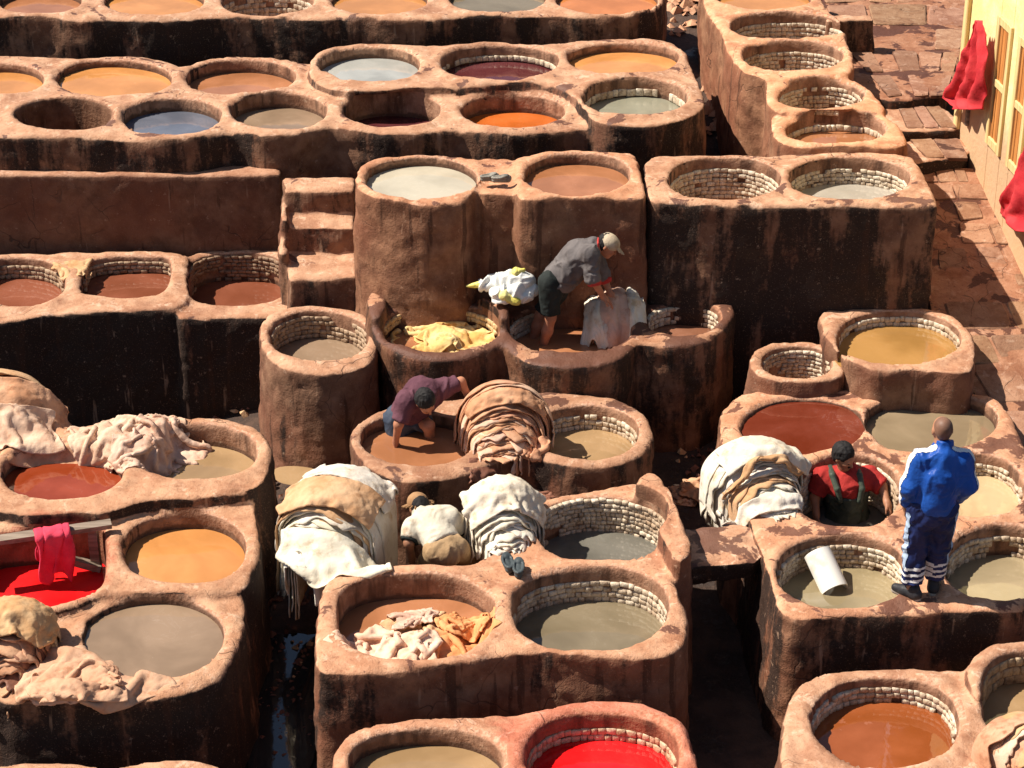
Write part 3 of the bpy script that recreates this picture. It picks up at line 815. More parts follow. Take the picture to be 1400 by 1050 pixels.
def flagstone(c4, zs, parent, thick=.05):
    """c4: four plan corners; zs their levels"""
    c = np.array(c4, float)
    m = c.mean(0)
    t = FR.uniform(-.004, .005)
    v = []
    # outline with a midpoint per side, slightly ragged
    ring = []
    for k in range(4):
        a, b = c[k], c[(k + 1) % 4]
        za, zb = zs[k], zs[(k + 1) % 4]
        for f in (0.06, .5, .94):
            p = a * (1 - f) + b * f
            p = p + (m - p) * FR.uniform(.0, .07)
            ring.append((p[0], p[1], za * (1 - f) + zb * f + t))
    n = len(ring)
    for p in ring: v.append((p[0], p[1], p[2] - thick))
    for p in ring: v.append((p[0], p[1], p[2] - .012))
    for p in ring:
        q = np.array(p[:2]) + (m - np.array(p[:2])) * .05
        v.append((q[0], q[1], p[2] + FR.uniform(-.003, .003)))
    f = []
    for r in (0, 1):
        for i in range(n):
            f.append((r * n + i, r * n + (i + 1) % n, (r + 1) * n + (i + 1) % n, (r + 1) * n + i))
    f.append(tuple(range(2 * n, 3 * n)))
    A = sum(ring[i][0] * ring[(i + 1) % n][1] - ring[(i + 1) % n][0] * ring[i][1] for i in range(n))
    if A < 0: f = [t_[::-1] for t_ in f]
    me = bpy.data.meshes.new("flagstone")
    me.from_pydata(v, [], f)
    o = link("flagstone", me, MP, parent)
    k = FR.uniform(.52, .78)
    o.color = (k, k * FR.uniform(.92, 1.0), k * FR.uniform(.9, 1.0), 1)
    o["wet"], o["dark"] = FR.choice([.1, .2, .35, .55]), .3
def lay(fn, rows, cols, parent, jit=.16, skip=.08):
    """broken courses of flagstones on a surface fn(v, u) -> point"""
    for r in range(rows):
        n = cols + FR.choice([-1, 0, 0, 1])
        cut = sorted([0, 1] + [(k + FR.uniform(-jit, jit)) / n for k in range(1, n)])
        v0, v1 = (r + .02) / rows, (r + 1 - .02) / rows
        for a, b in zip(cut, cut[1:]):
            if FR.random() < skip: continue
            g = .003
            pts = [fn(v0 + FR.uniform(0, .01), a + g), fn(v0 + FR.uniform(0, .01), b - g), fn(v1 - FR.uniform(0, .01), b - g), fn(v1 - FR.uniform(0, .01), a + g)]
            flagstone([p[:2] for p in pts], [p[2] + .004 for p in pts], parent)
def top_fn(v, u):
    y = -60 + 192 * v
    x0, x1 = np.interp(y, [-60, 0, 60, 140], [1122, 1125, 1150, 1222]), np.interp(y, [-60, 0, 60, 140], [1340, 1328, 1316, 1292])
    return P(x0 + (x1 - x0) * u, y, 2.555)
lay(top_fn, 6, 4, path_roots[0], jit=.3, skip=.38)
lay(lambda v, u: P(1226 + 14 * v + (58 + 12 * v) * u, 144 + 31 * v, 2.435), 1, 2, path_roots[1], skip=0)
lay(lambda v, u: P(1240 + 26 * v + (70 - 10 * v) * u, 187 + 29 * v, 2.315), 1, 2, path_roots[2], skip=0)
lay(lambda v, u: ramp_pt(v * 7.5, .1 + .88 * u), 11, 3, ramp, jit=.3, skip=.35)

# ------------------------------------------------------------------ yellow house wall on the right
A0, B0 = P(1311, 172, 2.43), P(1364, 300, 1.93)
WU = (B0 - A0)[:2]
WU = WU / np.linalg.norm(WU)                 # along the wall, towards the camera
WN = np.array([-WU[1], WU[0]])
if WN[0] > 0: WN = -WN                       # out of the wall, to the left
def onwall(px, py, off=0.0):                 # (s, z) where the sight line meets the wall plane
    d = ray(px, py)
    o = A0[:2] + WN * off
    t = (o @ WN) / (d[:2] @ WN)
    p = d * t
    return (p[:2] - o) @ WU, CAM_H + p[2]
def wall_pt(s, z, off=0.0):
    p = A0[:2] + WU * s + WN * off
    return (p[0], p[1], z)
def wall_box(bm_v, bm_f, s0, s1, z0, z1, o0, o1):
    b = len(bm_v)
    for s, z in ((s0, z0), (s1, z0), (s1, z1), (s0, z1)):
        bm_v.append(wall_pt(s, z, o0))
    for s, z in ((s0, z0), (s1, z0), (s1, z1), (s0, z1)):
        bm_v.append(wall_pt(s, z, o1))
    for f in ((0, 1, 2, 3), (4, 7, 6, 5), (0, 4, 5, 1), (1, 5, 6, 2), (2, 6, 7, 3), (3, 7, 4, 0)):
        bm_f.append(tuple(b + i for i in f))
def boxes(name, lst, mat, parent=None, bevel=.006):
    v, f = [], []
    for a in lst: wall_box(v, f, *a)
    me = bpy.data.meshes.new(name)
    me.from_pydata(v, [], f)
    import bmesh
    bm = bmesh.new()
    bm.from_mesh(me)
    bmesh.ops.recalc_face_normals(bm, faces=bm.faces)
    if bevel: bmesh.ops.bevel(bm, geom=bm.edges[:], offset=bevel, segments=1, affect='EDGES')
    bm.to_mesh(me)
    bm.free()
    return link(name, me, mat, parent)
def yellow_wall_material():
    t = NT("yellow_limewash")
    n, f = t.noise(2.5, 5, .6), t.noise(16, 5, .62)
    c = t.mix(t.step(n, .35, .65), (.82, .66, .28), (.88, .75, .41))
    z = t.n.new("ShaderNodeSeparateXYZ")
    t.l.new(t.pos, z.inputs[0])
    low = t.step(t.math('SUBTRACT', z.outputs[2], t.math('MULTIPLY', t.noise(5, 5, .6, vec=t.scalevec((1, 1, .5))), 1.0)), 2.15, 2.75, 1, 0)
    c = t.mix(t.math('MULTIPLY', low, .85), c, (.56, .33, .20))
    c = t.mix(t.step(f, .64, .74, 0, .5), c, (.36, .23, .11))
    return t.fin(c, .85, t.bump(f, .5, .02), .25)
def wood_material(name, a, b, grain=(9, 9, .5)):
    t = NT(name)
    g = t.noise(3, 6, .65, vec=t.scalevec(grain))
    c = t.mix(t.step(g, .3, .7), a, b)
    c = t.mix(t.step(t.noise(20, 4), .6, .8, 0, .5), c, tuple(x * .4 for x in a))
    c = t.mix(1.0, c, t.objcol(), 'MULTIPLY')
    return t.fin(c, .65, t.bump(g, .4, .01), .3)
MYW = yellow_wall_material()
MWO = wood_material("orange_wood", (.40, .14, .035), (.62, .27, .075))
MWG = wood_material("weathered_wood", (.15, .11, .08), (.33, .26, .20), (.5, 10, 10))
def make_house():
    root = thing("house", wall_pt(1.0, 1.9, -.5), "yellow limewashed house wall with an orange shuttered window", "house")
    (s0, z1), (s1, zb) = onwall(1369, 30), onwall(1369, 213)
    sl, _ = onwall(1352, 187)
    sr, _ = onwall(1391, 48)
    s0, s1 = sl, max(sl + .34, onwall(1376, 130)[0])
    zt, zb = onwall(1369, 26)[1], onwall(1360, 200)[1]
    D = .30
    L, top = 3.6, 7.5
    # masonry round the opening
    boxes("wall", [(0, s0, .8, top, -D, 0), (s1, s1 + .30, .8, top, -D, 0), (s1 + .30, L, .8, zb, -D, 0), (s1 + .66, L, zb, top, -D, 0),
                   (s0, s1, .8, zb, -D, -.0), (s0, s1, zt, top, -D, 0), (s1 + .30, s1 + .66, zt, top, -D, 0), (0, .25, .8, top, -3.2, -D)], MYW, root, .012)
    for (a, b, nm) in ((s0, s1, 0), (s1 + .30, s1 + .66, 1)):
        w = boxes("window", [(a, b, zb, zt, -.2, -.17)], MWG, root, 0)
        boxes("frame", [(a - .03, a + .05, zb - .04, zt + .04, -.12, .035), (b - .05, b + .03, zb - .04, zt + .04, -.12, .035), (a + .05, b - .05, zt - .05, zt + .04, -.12, .03), (a + .05, b - .05, zb - .04, zb + .06, -.12, .03)], MYF, w, .006)
        boxes("rail", [(a + .05, b - .05, zb + (zt - zb) * .5 - .04, zb + (zt - zb) * .5 + .04, -.05, .03)], MYF, w, .006)
        n = 4
        for k in range(n):
            p0 = a + .055 + (b - a - .11) * k / n
            p1 = a + .055 + (b - a - .11) * (k + 1) / n
            o = boxes("plank", [(p0 + .004, p1 - .004, zb + .06, zt - .05, -.08, .012 - .006 * (k % 2))], MWO, w, .005)
            g = FR.uniform(.85, 1.15)
            o.color = (g, g, g, 1)
    c = boxes("corner_post", [(-.07, .05, 1.9, 4.6, .0, .05), (-.07, .05, 4.1, 4.2, -.16, .07)], MYF, root, .008)
    boxes("pipe_bracket", [(.28, .34, 2.55, 3.15, .0, .035)], MWG, root, .006)
    return root
MYF = wood_material("painted_cream_wood", (.62, .42, .17), (.80, .62, .30))
make_house()

# ------------------------------------------------------------------ cloth
def cloth_material(name, a, b, rough=.85, stain=None, sheen=0):
    t = NT(name)
    n, f = t.noise(4.0, 5, .6), t.noise(40, 3)
    c = t.mix(t.step(n, .3, .7), a, b)
    if stain: c = t.mix(t.step(t.noise(7, 6, .65), .52, .72, 0, .8), c, stain)
    c = t.mix(1.0, c, t.objcol(), 'MULTIPLY')
    return t.fin(c, rough, t.bump(t.math('ADD', f, t.noise(12, 4)), .35, .012), .2)
MREDC = cloth_material("red_cloth", (.48, .025, .034), (.64, .055, .06))
MPINKC = cloth_material("crimson_hide", (.55, .02, .06), (.72, .07, .12))
def hanging_cloth(name, label, cat, left, right, fn, mat, folds=5, amp=.05, seed=0, rows=40, cols=30, parent=None):
    """left/right: lists of photo pixels down both edges; fn(px,py) -> point"""
    L, R = np.array(left, float), np.array(right, float)
    v = []
    r = random.Random(seed)
    ph = r.uniform(0, 6)
    for i in range(rows):
        t = i / (rows - 1) * (len(L) - 1)
        k = min(int(t), len(L) - 2)
        f = t - k
        a, b = L[k] * (1 - f) + L[k + 1] * f, R[k] * (1 - f) + R[k + 1] * f
        for j in range(cols):
            u = j / (cols - 1)
            px, py = a * (1 - u) + b * u
            p = np.array(fn(px, py))
            o = amp * (math.sin(u * folds * math.pi + ph + 1.2 * math.sin(t * 1.7)) * (.35 + .65 * i / rows))
            v.append((p, o))
    pts = np.array([p for p, o in v])
    off = np.array([o for p, o in v]) + fbm(pts * 9, 3) * .03
    return pts, off, rows, cols
def cloth_obj(name, pts, rows, cols, mat, thick=.008, parent=None):
    i = np.arange(rows * cols).reshape(rows, cols)
    q = np.stack([i[:-1, :-1], i[1:, :-1], i[1:, 1:], i[:-1, 1:]], -1).reshape(-1, 4)
    o = link(name, mesh_from(name, pts, q), mat, parent)
    m = o.modifiers.new("thickness", 'SOLIDIFY')
    m.thickness = thick
    m.offset = 0
    return o
def wall_cloth(label, left, right, off, seed, folds, amp):
    def fn(px, py):
        s, z = onwall(px, py, off)
        return wall_pt(s, z, off)
    pts, o, r, c = hanging_cloth("red_cloth", label, "cloth", left, right, fn, MREDC, folds, amp, seed)
    pts[:, :2] += WN[None, :] * o[:, None]
    tag(cloth_obj("red_cloth", pts, r, c, MREDC), label, "cloth", "red cloths hung on the yellow house")
wall_cloth("bright red cloth hung from a hook at the corner of the yellow house", [(1334, 28), (1327, 52), (1316, 80), (1303, 110), (1293, 134), (1308, 149)], [(1341, 28), (1345, 50), (1346, 80), (1344, 110), (1341, 135), (1339, 150)], .16, 3, 5, .06)
wall_cloth("dark red cloth hanging low at the right edge below the second window", [(1402, 196), (1391, 220), (1380, 248), (1370, 272), (1361, 292), (1384, 312)], [(1416, 196), (1416, 220), (1418, 250), (1420, 275), (1424, 300), (1426, 325)], .14, 5, 4, .06)
# ------------------------------------------------------------------ hides
MHW = cloth_material("white_hide", (.66, .59, .47), (.82, .77, .67), stain=(.50, .34, .18))
MHB = cloth_material("brown_hide", (.50, .245, .135), (.70, .41, .26), stain=(.28, .115, .055))
MHT = cloth_material("tan_hide", (.52, .29, .14), (.68, .45, .26), stain=(.40, .20, .09))
MHP = cloth_material("pale_pink_hide", (.60, .38, .27), (.76, .55, .42), stain=(.42, .20, .11))
MHY = cloth_material("yellow_hide", (.72, .42, .13), (.84, .64, .32), stain=(.58, .24, .05))
MHD = cloth_material("wet_dark_hide", (.12, .05, .033), (.26, .115, .075), rough=.5)

class Bed:
    """heights of everything already standing under a patch of plan, so that hides can be laid on it"""
    def __init__(s, c, half, cell=.022):
        s.x0, s.y0, s.c = c[0] - half, c[1] - half, cell
        n = int(2 * half / cell) + 1
        s.n = n
        X, Y = np.meshgrid(s.x0 + np.arange(n) * cell, s.y0 + np.arange(n) * cell, indexing='ij')
        s.z = ground_z(X, Y)
        for (x0, y0, h, hm) in HMAPS:
            i, j = np.round((X - x0) / h).astype(int), np.round((Y - y0) / h).astype(int)
            ok = (i >= 0) & (j >= 0) & (i < hm.shape[0]) & (j < hm.shape[1])
            zz = np.where(ok, hm[np.clip(i, 0, hm.shape[0] - 1), np.clip(j, 0, hm.shape[1] - 1)], -9)
            s.z = np.maximum(s.z, zz)
    def at(s, x, y):
        i = np.clip(((x - s.x0) / s.c), 0, s.n - 1.001)
        j = np.clip(((y - s.y0) / s.c), 0, s.n - 1.001)
        a, b = i.astype(int), j.astype(int)
        fx, fy = i - a, j - b
        z = s.z
        return (z[a, b] * (1 - fx) + z[a + 1, b] * fx) * (1 - fy) + (z[a, b + 1] * (1 - fx) + z[a + 1, b + 1] * fx) * fy
    def add(s, pts, th=.012):
        P4 = pts.reshape(-1, 3)
        i = np.round((P4[:, 0] - s.x0) / s.c).astype(int)
        j = np.round((P4[:, 1] - s.y0) / s.c).astype(int)
        for di in (-1, 0, 1):
            for dj in (-1, 0, 1):
                a, b = i + di, j + dj
                ok = (a >= 0) & (b >= 0) & (a < s.n) & (b < s.n)
                np.maximum.at(s.z, (a[ok], b[ok]), P4[ok, 2] + th * (1 if di == dj == 0 else .3))

def upsample(p):
    """one smooth doubling of a grid of points"""
    def dbl(a):
        n = a.shape[0]
        ap = np.concatenate([2 * a[:1] - a[1:2], a, 2 * a[-1:] - a[-2:-1]])
        mid = (-ap[:-3] + 9 * ap[1:-2] + 9 * ap[2:-1] - ap[3:]) / 16
        out = np.empty((2 * n - 1,) + a.shape[1:])
        out[0::2], out[1::2] = a, mid
        return out
    return dbl(dbl(p).swapaxes(0, 1)).swapaxes(0, 1)
def drape(bed, c, size, rot=0.0, squash=.8, seed=0, n=34, steps=55, z0=None, lift=.12, fric=.75, iters=10, stiff=.35):
    """lay a limp sheet: a small position-based cloth that falls on the bed and buckles into folds"""
    r = np.random.RandomState(seed)
    w, l = size
    nl = max(8, int(n * l / w))
    u, v = np.meshgrid(np.linspace(-.5, .5, n), np.linspace(-.5, .5, nl), indexing='ij')
    dx, dy = w / (n - 1), l / (nl - 1)
    q = np.stack([(u * w * 3.2).ravel() + seed * 3.1, (v * l * 3.2).ravel(), np.full(u.size, seed * 1.7)], 1)
    e1, e2, e3 = [fbm(q + k * 17, 2).reshape(u.shape) for k in range(3)]
    # an animal skin is no rectangle: pull the sides in unevenly
    ang = np.arctan2(v, u)
    rr = np.stack([np.cos(ang).ravel() * 1.6 + seed, np.sin(ang).ravel() * 1.6, np.zeros(u.size)], 1)
    sh = 1 - .12 * (1 + fbm(rr, 2).reshape(u.shape)) * (np.maximum(np.abs(u), np.abs(v)) * 2) ** 2
    X, Y = u * w * sh, v * l * sh
    rest = np.stack([X, Y, X * 0], -1)
    a = math.cos(rot), math.sin(rot)
    sx = squash if np.isscalar(squash) else squash[0]
    sy = squash if np.isscalar(squash) else squash[1]
    x0 = X * sx + e1 * .07
    y0 = Y * sy + e2 * .07
    p = np.stack([c[0] + a[0] * x0 - a[1] * y0, c[1] + a[1] * x0 + a[0] * y0, X * 0], -1)
    b0 = bed.at(p[..., 0], p[..., 1])
    top = np.percentile(b0, 85) if z0 is None else z0
    p[..., 2] = np.clip(b0, top, top + .25) + lift * (.6 + e3) + .02
    prev = p.copy()
    cons = []
    def add(s1, s2, k):
        cons.append((s1, s2, np.linalg.norm(rest[s1] - rest[s2], axis=-1), k))
    for o in (0, 1):
        for (di, dj, k) in ((1, 0, 1.0), (0, 1, 1.0), (1, 1, .5), (1, -1, .5), (2, 0, stiff), (0, 2, stiff)):
            if di == 2 or dj == 2:
                # bending: split in two interleaved sets
                for o2 in (0, 1):
                    if di: A = (slice(2 * o + o2, n - 2, 4), slice(None)); B = (slice(2 * o + o2 + 2, n, 4), slice(None))
                    else: A = (slice(None), slice(2 * o + o2, nl - 2, 4)); B = (slice(None), slice(2 * o + o2 + 2, nl, 4))
                    la = len(range(*A[0].indices(n))), len(range(*A[1].indices(nl)))
                    lb = len(range(*B[0].indices(n))), len(range(*B[1].indices(nl)))
                    m = min(la[0], lb[0]), min(la[1], lb[1])
                    if min(m) > 0: add(A, B, k)
                continue
            if di: i1, i2 = slice(o, n - 1, 2), slice(o + 1, n, 2)
            else: i1, i2 = slice(None), slice(None)
            if di and dj:
                j1, j2 = (slice(0, nl - 1), slice(1, nl)) if dj > 0 else (slice(1, nl), slice(0, nl - 1))
            elif dj: j1, j2 = slice(o, nl - 1, 2), slice(o + 1, nl, 2)
            else: j1, j2 = slice(None), slice(None)
            add((i1, j1), (i2, j2), k)
    g = np.array([0, 0, -.0042])
    for st in range(steps):
        vel = (p - prev) * .93
        vel = np.clip(vel, -.05, .05)
        prev = p.copy()
        p = p + vel + g
        for it in range(iters):
            for s1, s2, L, k in cons:
                d = p[s2] - p[s1]
                ln = np.sqrt((d * d).sum(-1)) + 1e-9
                d *= ((ln - L) / ln * .5 * k)[..., None]
                p[s1] += d
                p[s2] -= d
            if it % 3 == 2 or it == iters - 1:
                b = bed.at(p[..., 0], p[..., 1]) + .012
                low = (p[..., 2] < b) & (b - p[..., 2] < .3)
                # a steep step: slide back out rather than jump up
                p[..., 2] = np.where(low, np.minimum(b, p[..., 2] + .04), p[..., 2])
        b = bed.at(p[..., 0], p[..., 1]) + .02
        low = ((p[..., 2] < b) & (b - p[..., 2] < .3))[..., None]
        p = np.where(low, prev + (p - prev) * np.array([1 - fric, 1 - fric, 1.0]), p)
    return p
def sheet_obj(name, p, mat, parent=None, col=(1, 1, 1), thick=.01, up=1, wr=.008):
    for _ in range(up): p = upsample(p)
    a, b = p.shape[:2]
    u, v = np.meshgrid(np.arange(a) * .22, np.arange(b) * .22, indexing='ij')
    s0 = float(np.abs(p[0, 0]).sum() * 7.3 % 31)
    w = np.stack([u.ravel() + s0, v.ravel() * .8, u.ravel() * 0 + s0], 1)
    wob = fbm(w * .6 + 5, 2)
    w[:, 0] += wob * 1.4
    w[:, 1] += wob * 1.1
    i_ = np.arange(a * b).reshape(a, b)
    nr_ = vert_normals(p.reshape(-1, 3), np.stack([i_[:-1, :-1], i_[1:, :-1], i_[1:, 1:], i_[:-1, 1:]], -1).reshape(-1, 4))
    p = (p.reshape(-1, 3) + nr_ * (ridged(w, 3) * wr * np.where(nr_[:, 2] < 0, -1, 1))[:, None]).reshape(a, b, 3)
    i = np.arange(a * b).reshape(a, b)
    q = np.stack([i[:-1, :-1], i[1:, :-1], i[1:, 1:], i[:-1, 1:]], -1).reshape(-1, 4)
    o = link(name, mesh_from(name, p.reshape(-1, 3), q), mat, parent)
    o.color = (*col, 1)
    m = o.modifiers.new("thickness", 'SOLIDIFY')
    m.thickness = thick
    m.offset = 0
    return o
def tint(r, s=.1):
    g = r.uniform(1 - s, 1 + s * .5)
    return (g, g * r.uniform(.96, 1.0), g * r.uniform(.92, 1.0))
def pile(label, c, bed_half, sheets, mats, seed=0, group=None, name="hide_pile", cat="pile of hides", **kw):
    """several limp hides thrown down one after another"""
    r = random.Random(seed)
    bed = Bed(c, bed_half)
    root = thing(name, c, label, cat, group) if len(sheets) > 1 else None
    last = None
    for k, s in enumerate(sheets):
        px, py, z, w, l, rot, sq = s[:7]
        kk = dict(kw)
        if len(s) > 7: kk.update(s[7])
        mt = kk.pop("mat", None)
        cl = kk.pop("col", None)
        p = drape(bed, P(px, py, z), (w, l), rot, sq, seed=seed * 11 + k, **kk)
        bed.add(upsample(p))
        last = sheet_obj("hide" if root else name, p, mt or mats[k % len(mats)], root, cl or tint(r))
    if root is None: tag(last, label, cat, group)
    return root or last

def heap(label, c, ra, lb, h, gl, gr, n, mats, ang=0.0, seed=0, jag=.1, group=None, name="hide_pile", fold=.03, vspan=1.5, pw=.8, wob=.16, cover=(), inner=.45):
    """hides thrown one over another across a wall: every hide arches over those beneath it and hangs down both sides"""
    r = random.Random(seed)
    root = thing(name, c, label, "pile of hides", group)
    nt, nv = 60, 22
    allp = []
    for i in range(n):
        f = i / max(n - 1, 1)
        s = ((i + .6) / (n - .4)) ** .75
        an = ang + r.uniform(-wob, wob)
        a = np.array([math.cos(an), math.sin(an)])
        b = np.array([math.sin(an), -math.cos(an)])
        vf = 1.0 - vspan * f ** pw + r.uniform(-.07, .07)
        vb = max(-1.0, min(vf - .5, -.95 + r.uniform(0, .25)))
        t = np.linspace(-1, 1, nt)[:, None]
        v01 = np.linspace(0, 1, nv)[None, :]
        sd = r.uniform(0, 50)
        q = np.stack([(t * 2.2 + sd + v01 * 0).ravel(), (v01 * .5 + t * 0 + sd).ravel(), np.full(nt * nv, sd * .7)], 1)
        edge = (fbm(q * 1.6, 3) * jag * 1.9 + fbm(q * 4.2 + 3, 2) * .035).reshape(nt, nv)
        v = vb + (vf - vb) * v01 + edge * v01
        R = np.sqrt(np.clip(1 - .72 * np.abs(v) ** 2.2, .12, 1))
        th = np.clip(t / .62, -1, 1) * (math.pi / 2)
        sx, sz = np.sin(th), np.cos(th)
        hang = np.clip((np.abs(t) - .62) / .38, 0, 1)
        gg = np.where(t < 0, gl, gr) * (1 + .45 * fbm(q * 2.0 + 9, 2).reshape(nt, nv)) * (.55 + .45 * r.random())
        x = ra * (inner + (1 - inner) * s) * (.35 + .65 * R) * sx + r.uniform(-.03, .03)
        z = h * s * R * sz - gg * hang
        x = x * (1 + .08 * hang * np.abs(fbm(q + 4, 2).reshape(nt, nv)))
        y = v * lb
        pts = np.stack([c[0] + a[0] * x + b[0] * y, c[1] + a[1] * x + b[1] * y, c[2] + z], -1).reshape(-1, 3)
        ii = np.arange(nt * nv).reshape(nt, nv)
        qd = np.stack([ii[:-1, :-1], ii[1:, :-1], ii[1:, 1:], ii[:-1, 1:]], -1).reshape(-1, 4)
        nr = vert_normals(pts, qd)
        if nr[nt // 2 * nv + nv // 2, 2] < 0:
            qd, nr = qd[:, ::-1], -nr
        wa = fbm(np.stack([(t * 1.1 + v * .6).ravel(), (v * 1.5 + t * .4).ravel(), np.full(nt * nv, sd)], 1), 2).reshape(nt, nv)
        w = np.stack([(t * 1.1 + wa * .9 + sd).ravel(), (v * 2.6 * lb / .5 + t * .7 + wa * 1.2).ravel(), np.full(nt * nv, sd)], 1)
        w2 = np.stack([(t * 8 + wa * 2 + sd).ravel(), (v * 1.6).ravel(), np.full(nt * nv, sd)], 1)
        d = (np.maximum(ridged(w, 3), -.25) * fold + fbm(w2, 2) * fold * .9 * (hang + .2 + 0 * v).ravel())
        pts = pts + nr * (d * np.clip(v01 + .25, 0, 1).repeat(nt, 0).ravel())[:, None]
        o = link("hide", mesh_from("hide", pts, qd), mats(i, n) if callable(mats) else mats[i % len(mats)], root)
        o.color = (*tint(r, .14), 1)
        m = o.modifiers.new("thickness", 'SOLIDIFY')
        m.thickness = .011
        m.offset = 0
        allp.append(pts)
    if cover:
        bed = Bed(c, 1.3)
        for p in allp: bed.add(p.reshape(nt, nv, 3))
        for k, cv in enumerate(cover):
            px, py, zz, w, l, rot, sq, mt = cv[:8]
            p = drape(bed, P(px, py, zz), (w, l), rot, sq, seed=seed * 7 + k, z0=c[2] + h, **(cv[8] if len(cv) > 8 else {}))
            bed.add(upsample(p))
            sheet_obj("hide", p, mt, root, tint(r, .06))
    return root

GP, GC = "hides heaped over the vat walls", "crumpled hides"
heap("tall heap of many brown and pinkish hides straddling the twin vats", P(689, 596, 1.3), .43, .50, .50, .20, .26, 52, [MHB, MHP, MHB, MHB], seed=4, jag=.16, group=GP, fold=.014, vspan=1.35, wob=.17, cover=[(692, 546, 1.7, 1.0, .2, .08, .94, MHB)])
heap("largest mound of white hides with one broad tan hide across it", P(456, 728, 1.15), .47, .64, .50, .65, .5, 22, lambda i, n: MHT if i in (5, 12, 16) else MHW, ang=-.25, seed=8, group=GP, fold=.016, vspan=.8, pw=1.0,
     cover=[(478, 652, 1.5, 1.2, .7, -.25, .92, MHW), (446, 690, 1.5, 1.2, .45, -.22, .9, MHT), (455, 725, 1.5, 1.05, .3, -.25, .9, MHT), (458, 748, 1.4, 1.25, .6, -.15, .86, MHW)])
heap("rounded heap of white hides beside the black slippers", P(688, 722, 1.22), .34, .44, .40, .25, .3, 24, [MHW], ang=.15, seed=13, jag=.15, group=GP, fold=.022, vspan=1.15, cover=[(690, 680, 1.5, 1.0, .6, .15, .93, MHW)])
heap("heap of white hides streaked with tan hanging beside the man in red", P(1036, 668, 1.24), .43, .52, .40, .40, .3, 26, lambda i, n: MHT if i in (9, 10, 19) else MHW, ang=.3, seed=17, jag=.15, group=GP, fold=.013, vspan=1.25, cover=[(1050, 612, 1.6, 1.2, .45, .3, .93, MHW), (1044, 632, 1.6, 1.15, .13, .3, .95, MHT), (1036, 655, 1.6, 1.1, .2, .28, .92, MHW)])
heap("big tan mound of hides at the left edge behind the orange red vat", P(2, 590, 1.25), .58, .55, .56, .3, .45, 8, [MHB, MHT, MHB], seed=23, jag=.12, group=GP, fold=.045, vspan=1.1, cover=[(10, 540, 1.8, 1.5, 1.1, .1, .82, MHB), (14, 585, 1.5, 1.1, .6, .2, .72, MHP)])
heap("slumped heap of brown hides at the left edge below the scarlet vat", P(10, 902, 1.1), .36, .5, .44, .3, .3, 22, lambda i, n: MHT if i > 16 else (MHD if i % 6 == 1 else MHB), seed=29, jag=.2, group=GP, fold=.03, vspan=1.35, cover=[(22, 835, 1.5, .9, .55, .1, .9, MHT)])
heap("heap of stringy pale pink hides in the bottom right corner", P(1424, 1040, 1.05), .33, .46, .26, .25, .25, 24, [MHP, MHB, MHT, MHB], ang=.6, seed=31, jag=.22, group=GP, fold=.03)
def rim_hides():
    """hides thrown over the far rim of the middle vat, their near ends hanging into it"""
    yr = P(845, 424, 1.6)[1]
    root = thing("hide_pile", P(845, 424, 1.6), "grey and cream hides draped over the vat rim under the bending man's hands", "pile of hides", GP)
    rows = [(.0, .22, 6, -14, .0), (.25, .10, 0, -4, .0), (.42, .0, 0, 0, .0), (.62, -.12, 0, 26, .1), (.82, -.20, 0, 52, .3), (1.0, -.26, 0, 78, .5)]
    r = random.Random(5)
    for k, (xl, xr, yt, ye, mt, col) in enumerate([(806, 866, 404, 1.0, MHW, (.95, .93, .9)), (800, 838, 406, .80, MHW, (1, .97, .92)), (818, 868, 398, .92, MHP, (.92, .88, .88)), (850, 878, 402, .95, MHW, (1.02, 1, .96))]):
        nu, nt = 30, 34
        pts = np.zeros((nu, nt, 3))
        for i in range(nu):
            u = i / (nu - 1)
            for j in range(nt):
                t = j / (nt - 1)
                dy = np.interp(t, [q[0] for q in rows], [q[1] for q in rows])
                dv = np.interp(t, [q[0] for q in rows], [q[3] for q in rows]) * ye * (1 + .10 * math.sin(u * 7 + k * 2) + .12 * math.sin(u * 17 + k * 5))
                spread = 1 + .18 * t
                px = (xl + xr) / 2 + ((xl + (xr - xl) * u) - (xl + xr) / 2) * spread - 9 * t * t * (1 - u) + 4 * t
                dome = -11 * math.sin(math.pi * min(1, u * 1.15)) ** .8 * (1 - t) + 5 * u
                py = yt + 10 + dv + dome - 8 * u * t
                pts[i, j] = PY(px, py, yr + dy - .03 * k - .10 * math.sin(math.pi * u) * min(1, .4 + t))
        q3 = pts.reshape(-1, 3)
        uu, tt = np.meshgrid(np.linspace(0, 1, nu), np.linspace(0, 1, nt), indexing='ij')
        wq = fbm(np.stack([uu.ravel() * 2 + k, tt.ravel() * 2, uu.ravel() * 0], 1), 2)
        w = np.stack([(uu * 2.6 + k * 9).ravel() + .7 * wq, (tt * 1.5).ravel() + .5 * wq, uu.ravel() * 0 + k], 1)
        pts = (q3 + np.array([.25, -.95, .2]) * (ridged(w, 3) * .055 * np.clip(tt.ravel() * 1.5 - .2, .15, 1))[:, None]).reshape(nu, nt, 3)
        sheet_obj("hide", pts, mt, root, col, up=1, wr=.009)
rim_hides()
pile("pale crumpled hides trailing over the wall between two left vats", P(180, 600, 1.35), 1.0,
     [(135, 592, 1.4, .75, .75, .2, .62), (222, 585, 1.4, .85, .85, .8, .62), (180, 580, 1.45, .95, .8, 2.0, .6), (150, 588, 1.5, 1.0, .8, .5, .58), (225, 578, 1.5, 1.0, .9, 1.2, .56), (190, 598, 1.55, .9, .8, .1, .55)], [MHP], seed=3, group=GC)
